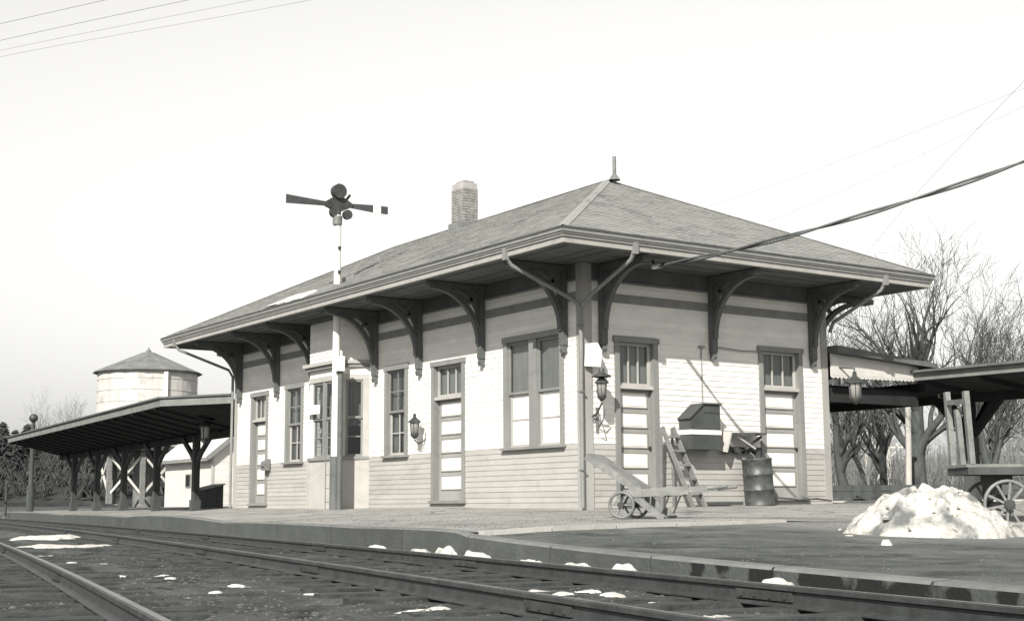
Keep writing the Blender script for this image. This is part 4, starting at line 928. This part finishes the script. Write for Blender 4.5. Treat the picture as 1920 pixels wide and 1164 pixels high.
for sd, H, r0, lean, fk in ((11,9.4,.36,(.02,-.03),.25), (23,7.4,.24,(-.12,.06),.3), (37,8.0,.27,(.1,.05),.25), (51,7.6,.2,(.04,.08),.4)):
    T, Cw = grow(sd, H, r0, lean, fk); VAR.append((mesh_only(T,'trunk','bark'), mesh_only(Cw,'crown','twig'), H))
FARV = []
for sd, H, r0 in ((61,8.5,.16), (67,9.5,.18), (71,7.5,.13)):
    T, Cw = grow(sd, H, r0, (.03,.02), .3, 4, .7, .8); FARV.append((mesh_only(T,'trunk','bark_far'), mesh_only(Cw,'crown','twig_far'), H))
def plant(vr, label, loc, rz, sc, group=None, name='bare_tree'):
    t = thing(name, label, 'tree', loc, group); inst('trunk', vr[0], t, loc); inst('crown', vr[1], t, loc); t.rotation_euler = (0,0,rz); t.scale = (sc,sc,sc); return t
plant(VAR[0], 'largest bare tree, thick forked trunk right of the pale post', (-10.2,21.5,.0), .6+math.pi, 1.0)
plant(VAR[1], 'leaning bare tree nearest the far station corner', (-12.9,21.1,.0), 2.2, .95)
plant(VAR[2], 'bare tree at the right edge behind the wagon stakes', (-5.6,19.3,.0), 4.0, .88)
plant(VAR[3], 'slim bare tree behind the rear canopy post', (-9.6,24.6,.1), 1.2, 1.0)
plant(VAR[2], 'bare tree half hidden by the far eave corner', (-15.5,26.0,.1), 5.3, .95)
rnd = random.Random(5)
for i in range(18):
    D = rnd.uniform(54,105); px = rnd.uniform(1525,1960); dx = (px-960)/2594.6; X = CAM.x + FH.x*D + RH.x*dx*D; Y = CAM.y + FH.y*D + RH.y*dx*D
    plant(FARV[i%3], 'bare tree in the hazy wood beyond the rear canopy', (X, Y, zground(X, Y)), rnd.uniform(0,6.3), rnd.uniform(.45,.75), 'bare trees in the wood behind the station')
for i, (px, D, sc) in enumerate(((88,150,1.25), (152,160,1.15), (118,170,1.0))):
    dx = (px-960)/2594.6; X = CAM.x + FH.x*D + RH.x*dx*D; Y = CAM.y + FH.y*D + RH.y*dx*D
    plant(FARV[i], ('leftmost','rightmost','middle')[i]+' of the faint bare trees on the hill left of the water tower', (X, Y, 2.4), i*2.0, sc, 'bare trees on the left hill')
# thicket at the foot of the wood
bt = MB()
for i in range(1900):
    D = rnd.uniform(66,105); px = rnd.uniform(1500,2000); dx = (px-960)/2594.6; X = CAM.x + FH.x*D + RH.x*dx*D; Y = CAM.y + FH.y*D + RH.y*dx*D; z = zground(X, Y); h = rnd.uniform(.6,3.2)
    p = Vector((X, Y, z-.1)); e_ = p + Vector((rnd.uniform(-.5,.5), rnd.uniform(-.5,.5), h)); bt.tube([p, p.lerp(e_,.5)+Vector((rnd.uniform(-.1,.1),rnd.uniform(-.1,.1),0)), e_], [.03,.02,.008], 3, True, False)
    for _ in range(3):
        s_ = p.lerp(e_, rnd.uniform(.3,.9)); bt.tube([s_, s_+Vector((rnd.uniform(-.6,.6), rnd.uniform(-.6,.6), rnd.uniform(.1,.7)))], [.014,.005], 3, True, False)
tag(bt.build('undergrowth', 'brush'), 'grey tangle of leafless undergrowth at the foot of the wood', 'undergrowth', kind='stuff')

# ------------------------------------------------------------------ hills
def hill(name, pts, mt, hfun):
    mb = MB(); nu, nv = 60, 14
    for j in range(nv+1):
        for i in range(nu+1):
            px = pts[0] + (pts[1]-pts[0])*i/nu; D = pts[2] + (pts[3]-pts[2])*j/nv; dx = (px-960)/2594.6
            X = CAM.x + FH.x*D + RH.x*dx*D; Y = CAM.y + FH.y*D + RH.y*dx*D; mb.v.append((X, Y, hfun(i/nu, j/nv, X, Y)))
    n = nu+1; mb.f = [(j*n+i, j*n+i+1, (j+1)*n+i+1, (j+1)*n+i) for j in range(nv) for i in range(nu)]; mb.sm = [True]*len(mb.f); return struct(mb.build(name, mt))
hill('hillside', (-700, 520, 95, 240), 'hill_earth', lambda u, v, X, Y: -.8 + v**.6*(15.5-7*u) + 1.2*mn.noise(Vector((X*.04,Y*.04,2)))*v + .3*mn.noise(Vector((X*.3,Y*.3,2)))*v)
hill('wooded_slope', (1350, 2300, 75, 200), 'brush', lambda u, v, X, Y: -.3 + v*7.0 + 1.0*mn.noise(Vector((X*.05,Y*.05,7)))*v + .5*mn.noise(Vector((X*.6,Y*.6,7)))*v)
hb = MB(); rh = random.Random(9)
for i in range(1100):
    px = rh.uniform(-250,460); D = rh.uniform(100,215); dx = (px-960)/2594.6; X = CAM.x + FH.x*D + RH.x*dx*D; Y = CAM.y + FH.y*D + RH.y*dx*D; u = (px+700)/1220; v = (D-95)/145
    z = -.8 + v**.6*(15.5-7*u) + 1.2*mn.noise(Vector((X*.04,Y*.04,2)))*v; s_ = rh.uniform(.5,1.5)
    for _ in range(9):
        a = rh.uniform(0,6.283); p = Vector((X+rh.uniform(-.4,.4)*s_, Y+rh.uniform(-.4,.4)*s_, z-.1)); e_ = p+Vector((math.cos(a)*.6*s_, math.sin(a)*.6*s_, rh.uniform(.5,1.3)*s_)); hb.tube([p, p.lerp(e_,.6)+Vector((0,0,.12)), e_], [.07*s_,.05*s_,.01], 3, True, False)
tag(hb.build('hill_scrub', 'scrub'), 'dark leafless scrub covering the hillside at left', 'scrub', kind='stuff')
# evergreens on the left hill
def evergreen(seed):
    r_ = random.Random(seed); T, Cw = MB(), MB(); T.tube([(0,0,-.5),(0,0,6)], [.25,.05], 6)
    for i in range(1500):
        z = r_.uniform(.5,7.2); R_ = (7.4-z)*.42*(.7+.5*r_.random()); a = r_.uniform(0,6.283); rr = R_*math.sqrt(r_.random()); p = Vector((rr*math.cos(a), rr*math.sin(a), z)); s_ = r_.uniform(.2,.5)
        u = Vector((math.cos(a), math.sin(a), -.35))*s_; w = Vector((-math.sin(a), math.cos(a), r_.uniform(-.3,.3)))*s_*.5
        Cw.add([p-w, p+u, p+w, p+Vector((0,0,.12))], [(0,1,3),(1,2,3),(0,2,1)])
    return mesh_only(T,'trunk','bark'), mesh_only(Cw,'crown','evergreen')
EV = [evergreen(1), evergreen(2)]
for i, (px, D, zb_, sc) in enumerate(((-40,120,1.6,.75), (6,118,1.4,.8), (30,122,1.3,.75), (52,124,1.2,.85), (-90,120,1.5,1.0), (72,128,1.2,.62))):
    dx = (px-960)/2594.6; X = CAM.x + FH.x*D + RH.x*dx*D; Y = CAM.y + FH.y*D + RH.y*dx*D
    plant(EV[i%2], ORD[[1,2,3,4,0,5][i]]+' dark evergreen from the left in the clump at the far left edge', (X, Y, zb_), i*1.7, sc, 'evergreens at the far left', 'evergreen_tree')

# ------------------------------------------------------------------ far left: water tower, house, shed, posts
wt = thing('water_tower', 'white round water tank with conical roof standing behind the canopy', 'water tower', (-63.8,14.7,.5)); c = Vector((-63.8,14.7,0))
nst = 48
for i in range(nst):
    a0, a1 = 2*math.pi*i/nst, 2*math.pi*(i+1)/nst-.0015; r_ = 3.02+random.uniform(-.004,.004)
    MB().prism([c+Vector((r_*math.cos(a0), r_*math.sin(a0), 3.6)), c+Vector((r_*math.cos(a1), r_*math.sin(a1), 3.6)), c+Vector(((r_-.08)*math.cos(a1), (r_-.08)*math.sin(a1), 3.6)), c+Vector(((r_-.08)*math.cos(a0), (r_-.08)*math.sin(a0), 3.6))], (0,0,4.65)).build('stave', 'tank_white', wt)
MB().lathe([(2.9,3.7),(2.9,8.2)], c, 40).build('tank_lining', 'tank_white', wt)
for z in (4.2,4.9,5.6,6.3,7.0,7.7): MB().tube([c+Vector((3.035*math.cos(t*math.pi/24), 3.035*math.sin(t*math.pi/24), z)) for t in range(49)], .012, 4, cap=False).build('hoop', 'trim_light', wt)
rf = MB().lathe([(3.3,8.16),(3.32,8.22),(.35,9.52),(.0,9.56)], c, 16, False); rf.lathe([(3.3,8.16),(2.8,8.2)], c, 16, False); rf = rf.build('roof', 'tank_roof', wt)
MB().lathe([(.14,9.5),(.16,9.64),(.05,9.7),(.06,9.8),(0,9.82)], c, 10).build('finial', 'tank_roof', rf)
tc = (CAM - c); tc.z = 0; tc.normalize(); ts = Vector((-tc.y, tc.x, 0))
MB().bar(c+tc*2.95-ts*1.05*-1+Vector((0,0,4.2)), c+tc*2.95+ts*1.05+Vector((0,0,8.1)), .25, .12, tc).build('gauge_board', 'mast_white', wt)
MB().box((c.x-3.1,c.y-3.1,3.35), (c.x+3.1,c.y+3.1,3.6)).build('platform_beams', 'dark_timber', wt)
legs = []
for i in range(8):
    a = math.pi*2*(i+.5)/8; p = c+Vector((2.8*math.cos(a), 2.8*math.sin(a), 0)); legs.append(p); MB().bar(p+Vector((0,0,.2)), p*1+Vector((0,0,3.34)), .26, .26).build('leg', 'wood', wt)
for i in range(8):
    a, b = legs[i], legs[(i+1)%8]; MB().bar(a+Vector((0,0,.7)), b+Vector((0,0,3.1)), .09, .13).build('cross_brace', 'tank_white', wt); MB().bar(b+Vector((0,0,.7)), a+Vector((0,0,3.1)), .09, .13).build('cross_brace', 'tank_white', wt)
MB().lathe([(.7,-.3),(.7,3.34)], c, 14).build('frost_box', 'wood', wt)

hs = thing('white_house', 'small white clapboard shed house with gable roof behind the canopy', 'house', (-47.1,12.2,0)); hx, hy, hw, hl, hz = -47.1, 12.2, 4.4, 6.5, 2.62
MB().box((hx-hl,hy,-.5), (hx,hy+hw,hz)).build('wall', 'house_white', hs)
MB().prism([(hx-.02,hy,hz),(hx-.02,hy+hw,hz),(hx-.02,hy+hw/2,hz+1.75)], (-hl+.04,0,0)).build('gable', 'house_white', hs)
for s in (0, 1):
    y0 = hy-.35 if s == 0 else hy+hw+.35
    MB().add([(hx-hl-.3,y0,hz-.26),(hx+.3,y0,hz-.26),(hx+.3,hy+hw/2,hz+1.8),(hx-hl-.3,hy+hw/2,hz+1.8),(hx-hl-.3,y0,hz-.16),(hx+.3,y0,hz-.16),(hx+.3,hy+hw/2,hz+1.92),(hx-hl-.3,hy+hw/2,hz+1.92)], [(0,3,2,1),(4,5,6,7),(0,1,5,4),(1,2,6,5),(2,3,7,6),(3,0,4,7)]).build('roof', 'house_roof', hs)
    MB().bar((hx+.32,y0,hz-.2), (hx+.32,hy+hw/2,hz+1.86), .06, .22).build('rake_board', 'trim', hs)
MB().bar((hx-hl-.3,hy-.38,hz-.24), (hx+.3,hy-.38,hz-.24), .08, .18).build('eave_board', 'trim', hs)
for i in range(22): MB().prism([(hx+.001,hy,i*.118),(hx+.02,hy,i*.118),(hx+.005,hy,(i+1)*.118),(hx+.001,hy,(i+1)*.118)], (0,hw,0)).build('clapboard', 'house_white', hs)
wn = MB().box((hx-3.4,hy-.05,1.0), (hx-2.7,hy-.001,1.7)).build('window', 'trim', hs); MB().box((hx-3.32,hy-.06,1.06), (hx-2.78,hy-.0505,1.64)).build('pane', 'dark_void', wn)
MB().box((hx+.021,hy-.02,-.4), (hx+.05,hy+.12,hz)).build('corner_board', 'trim_light', hs)
def tool_box(loc, w, d, h):
    x, y, z = loc; r_ = thing('tool_shed', 'low dark trackside tool box with slanted lid under the canopy', 'shed', loc)
    MB().prism([(x-w/2,y-d/2,z),(x-w/2,y+d/2,z),(x-w/2,y+d/2,z+h),(x-w/2,y-d/2,z+h*.78)], (w,0,0)).build('body', 'dark_timber', r_)
    MB().prism([(x-w/2-.05,y-d/2-.07,z+h*.77),(x-w/2-.05,y+d/2+.05,z+h*1.005),(x-w/2-.05,y+d/2+.05,z+h*1.05),(x-w/2-.05,y-d/2-.07,z+h*.82)], (w+.1,0,0)).build('lid', 'wood', r_)
    MB().box((x-.1,y-d/2-.03,z+h*.5), (x+.1,y-d/2,z+h*.6)).build('hasp', 'iron', r_)
tool_box((-28.7,4.6,-.06), 1.1, .7, .85)
for i, (x, y) in enumerate(((-23.2,3.3),(-23.0,3.62))):
    b_ = thing('bollard', ('left' if i == 0 else 'right')+' one of two short dark posts in front of the white house', 'post', (x,y,0), 'short posts by the house')
    MB().tube([(x,y,-.1),(x,y,.42)], .04, 8).build('shaft', 'dark_timber', b_); MB().lathe([(.05,.42),(.05,.46),(0,.5)], (x,y,0), 8).build('cap', 'iron', b_)
x, y = -44.0, 2.4
bs = thing('ball_signal', 'tall dark post topped with a round ball at the far left', 'signal', (x,y,-.2)); MB().tube([(x,y,-.3),(x,y,3.85)], [.13,.08], 10).build('post', 'dark_timber', bs); MB().tube([(x,y,-.3),(x,y,1.0)], .17, 10).build('post_base', 'dark_timber', bs)
MB().lathe([(.001,-.2),(.1,-.17),(.17,-.1),(.2,0),(.17,.1),(.1,.17),(.001,.2)], (x,y,4.0), 16).build('ball', 'iron', bs); MB().bar((x-.5,y,3.72), (x+.3,y,3.66), .05, .06).build('arm', 'iron', bs)
x, y = -44.6, 1.5
ss = thing('switch_stand', 'short dark switch stand post at the left edge', 'switch stand', (x,y,-.2)); MB().tube([(x,y,-.4),(x,y,1.1)], .06, 8).build('shaft', 'iron', ss); MB().bar((x-.25,y,1.15), (x+.25,y,1.15), .04, .16).build('target', 'iron', ss); MB().bar((x,y,.1),(x+.3,y-.2,.6),.03,.03).build('lever', 'iron', ss)

# ------------------------------------------------------------------ right background: posts, fence, telegraph poles
x, y = -8.35, 18.85
pp = thing('pale_post', 'pale weathered post standing alone left of the largest tree', 'post', (x,y,0)); MB().tube([(x-.09,y,-.1),(x,y,1.8),(x+.06,y,3.5)], [.1,.09,.085], 10).build('shaft', 'pole_wood', pp); MB().bar((x-.1,y,3.5),(x+.2,y,3.5),.2,.08).build('cap_block', 'dark_timber', pp)
for i, (px, D, h, lab) in enumerate(((1643,66,3.9,'tallest far telegraph pole with braced crossarm in front of the wood'), (1620,76,3.3,'far telegraph pole left of the tallest one'), (1661,72,2.9,'far telegraph pole right of the tallest one'))):
    dx = (px-960)/2594.6; b_ = CAM + FH*D + RH*dx*D; b_.z = .2
    tp = thing('telegraph_pole', lab, 'pole', b_, 'telegraph poles by the wood'); MB().tube([b_, b_+Vector((0,0,h))], [.14,.1], 8).build('pole', 'pole_wood', tp)
    ca = MB().bar(b_-RH*.95+Vector((0,0,h-.25)), b_+RH*.95+Vector((0,0,h-.25)), .1, .1).build('crossarm', 'wood_light', tp)
    for s in (-1,1): MB().bar(b_+RH*.6*s+Vector((0,0,h-.27)), b_+Vector((0,0,h-.8)), .05, .05).build('brace', 'wood_light', tp)
    for s in (-.85,-.45,.45,.85): MB().lathe([(.05,0),(.06,.1),(.0,.16)], b_+RH*s+Vector((0,0,h-.2)), 6).build('insulator', 'white_enamel', tp)
fn = thing('board_fence', 'low dark board fence beyond the far station corner', 'fence', (-6,16.5,0))
fa, fb = Vector((-11.5,13.6,0)), Vector((-3.2,18.9,0)); fd = (fb-fa).normalized(); fl_ = (fb-fa).length
for r_ in (.12,.34,.5):
    for k in range(4):
        a = fa+fd*(fl_*k/4+.01); b = fa+fd*(fl_*(k+1)/4-.01); MB().bar(a+Vector((0,0,r_-.08)), b+Vector((0,0,r_-.08+random.uniform(-.01,.01))), .04, .19).build('board', 'dark_timber', fn)
for k in range(5): p = fa+fd*(fl_*k/4); MB().bar(p+Vector((0,0,-.2))-Vector((fd.y,-fd.x,0))*-.07, p+Vector((0,0,.58))-Vector((fd.y,-fd.x,0))*-.07, .1, .1).build('fence_post', 'dark_timber', fn)
sn = MB(); n = 40
for i in range(n+1):
    p = fa+fd*(fl_*i/n)+Vector((fd.y,-fd.x,0))*.12; w = .16*(1+.7*mn.noise(Vector((i*.4,1,1)))); o_ = Vector((fd.y,-fd.x,0)); zz = ztop(p.x, p.y)
    sn.v += [tuple(Vector((p.x,p.y,zz+.0))), tuple(Vector((p.x,p.y,zz+.05))+o_*w*.5), tuple(Vector((p.x,p.y,zz-.0))+o_*w*1.4)]
sn.f = [(3*i+j, 3*i+3+j, 3*i+4+j, 3*i+1+j) for i in range(n) for j in range(2)]; sn.sm = [True]*len(sn.f)
tag(sn.build('snow_strip', 'snow', loc=(fa.x,fa.y,0)), 'thin strip of snow along the foot of the dark fence', 'snow')

# ------------------------------------------------------------------ overhead wires
def spline(pts, k=8):
    pts = [Vector(p) for p in pts]; res = []
    for i in range(len(pts)-1):
        p0 = pts[max(i-1,0)]; p1 = pts[i]; p2 = pts[i+1]; p3 = pts[min(i+2,len(pts)-1)]
        for j in range(k):
            t = j/k; res.append(.5*((2*p1)+(-p0+p2)*t+(2*p0-5*p1+4*p2-p3)*t*t+(-p0+3*p1-3*p2+p3)*t**3))
    return res+[pts[-1]]
sc_ = thing('service_cable', 'thick twisted cable running from under the eave to upper right', 'cable', (1.0,.88,4.24))
cp = spline([(1.0,.88,4.24),(2.7,.72,4.17),(4.51,.97,4.28),(5.85,1.94,4.66),(7.13,3.16,5.2),(8.9,5.1,6.2)], 10)
for s in (0, 1):
    tw = [p + Vector((0, .02*math.sin(i*.35+s*math.pi), .024*math.cos(i*.35+s*math.pi))) for i, p in enumerate(cp)]; MB().tube(tw, .021, 8).build('strand', 'cable', sc_)
MB().tube([(1.0,.88,4.24),(.98,.9,4.3),(.95,.9,ZS-.02)], .02, 8).build('hook', 'iron', sc_); MB().tube([(1.0,.88,4.24),(1.25,.85,4.22)], [.05,.035], 10).build('insulator', 'white_enamel', sc_)
wl = [('wire', 'thin wire from the roof edge above the near door to upper right', [(1.57,-.1,4.66),(4.43,1.47,5.4),(7.09,3.33,6.4),(9.27,5.38,7.5)]), ('wire', 'thin wire from the middle of the end roof edge to upper right', [(1.57,1.78,4.63),(4.72,2.15,5.2),(6.7,3.87,6.3),(9.2,5.5,7.5)]),
      ('wire', 'steep thin wire crossing two others at the upper right edge', [(1.57,5.6,4.63),(5.01,3.46,5.3),(7.92,2.14,6.1),(10.17,1.71,7.2)]),
      ('wire', 'darkest wire across the top left corner of the sky', [(-10.46,-13.72,7.9),(-6.17,-11.57,7.8),(-2.58,-9.76,7.75),(1.57,-7.4,7.8),(4.8,-5.31,7.9)]), ('wire', 'faint second lowest wire across the top left sky', [(-12.94,-13.56,7.9),(-7.94,-11.3,7.8),(-3.94,-9.41,7.75),(.32,-6.87,7.8),(3.79,-4.65,7.9)]),
      ('wire', 'lowest faint wire across the top left sky', [(-12.38,-13.58,7.6),(-7.41,-11.36,7.5),(-3.36,-9.55,7.45),(.65,-7.0,7.5),(4.0,-4.79,7.6)]), ('wire', 'faint wire just below the darkest one at top left', [(-12.83,-13.58,8.1),(-8.11,-11.28,8.0),(-4.01,-9.4,7.95),(.36,-6.89,8.0),(3.8,-4.66,8.1)])]
for nm, lab, pts in wl: tag(MB().tube(spline(pts), .0032 if 'dark' not in lab else .005, 5).build(nm, 'wire', loc=pts[0]), lab, 'wire', 'overhead wires')
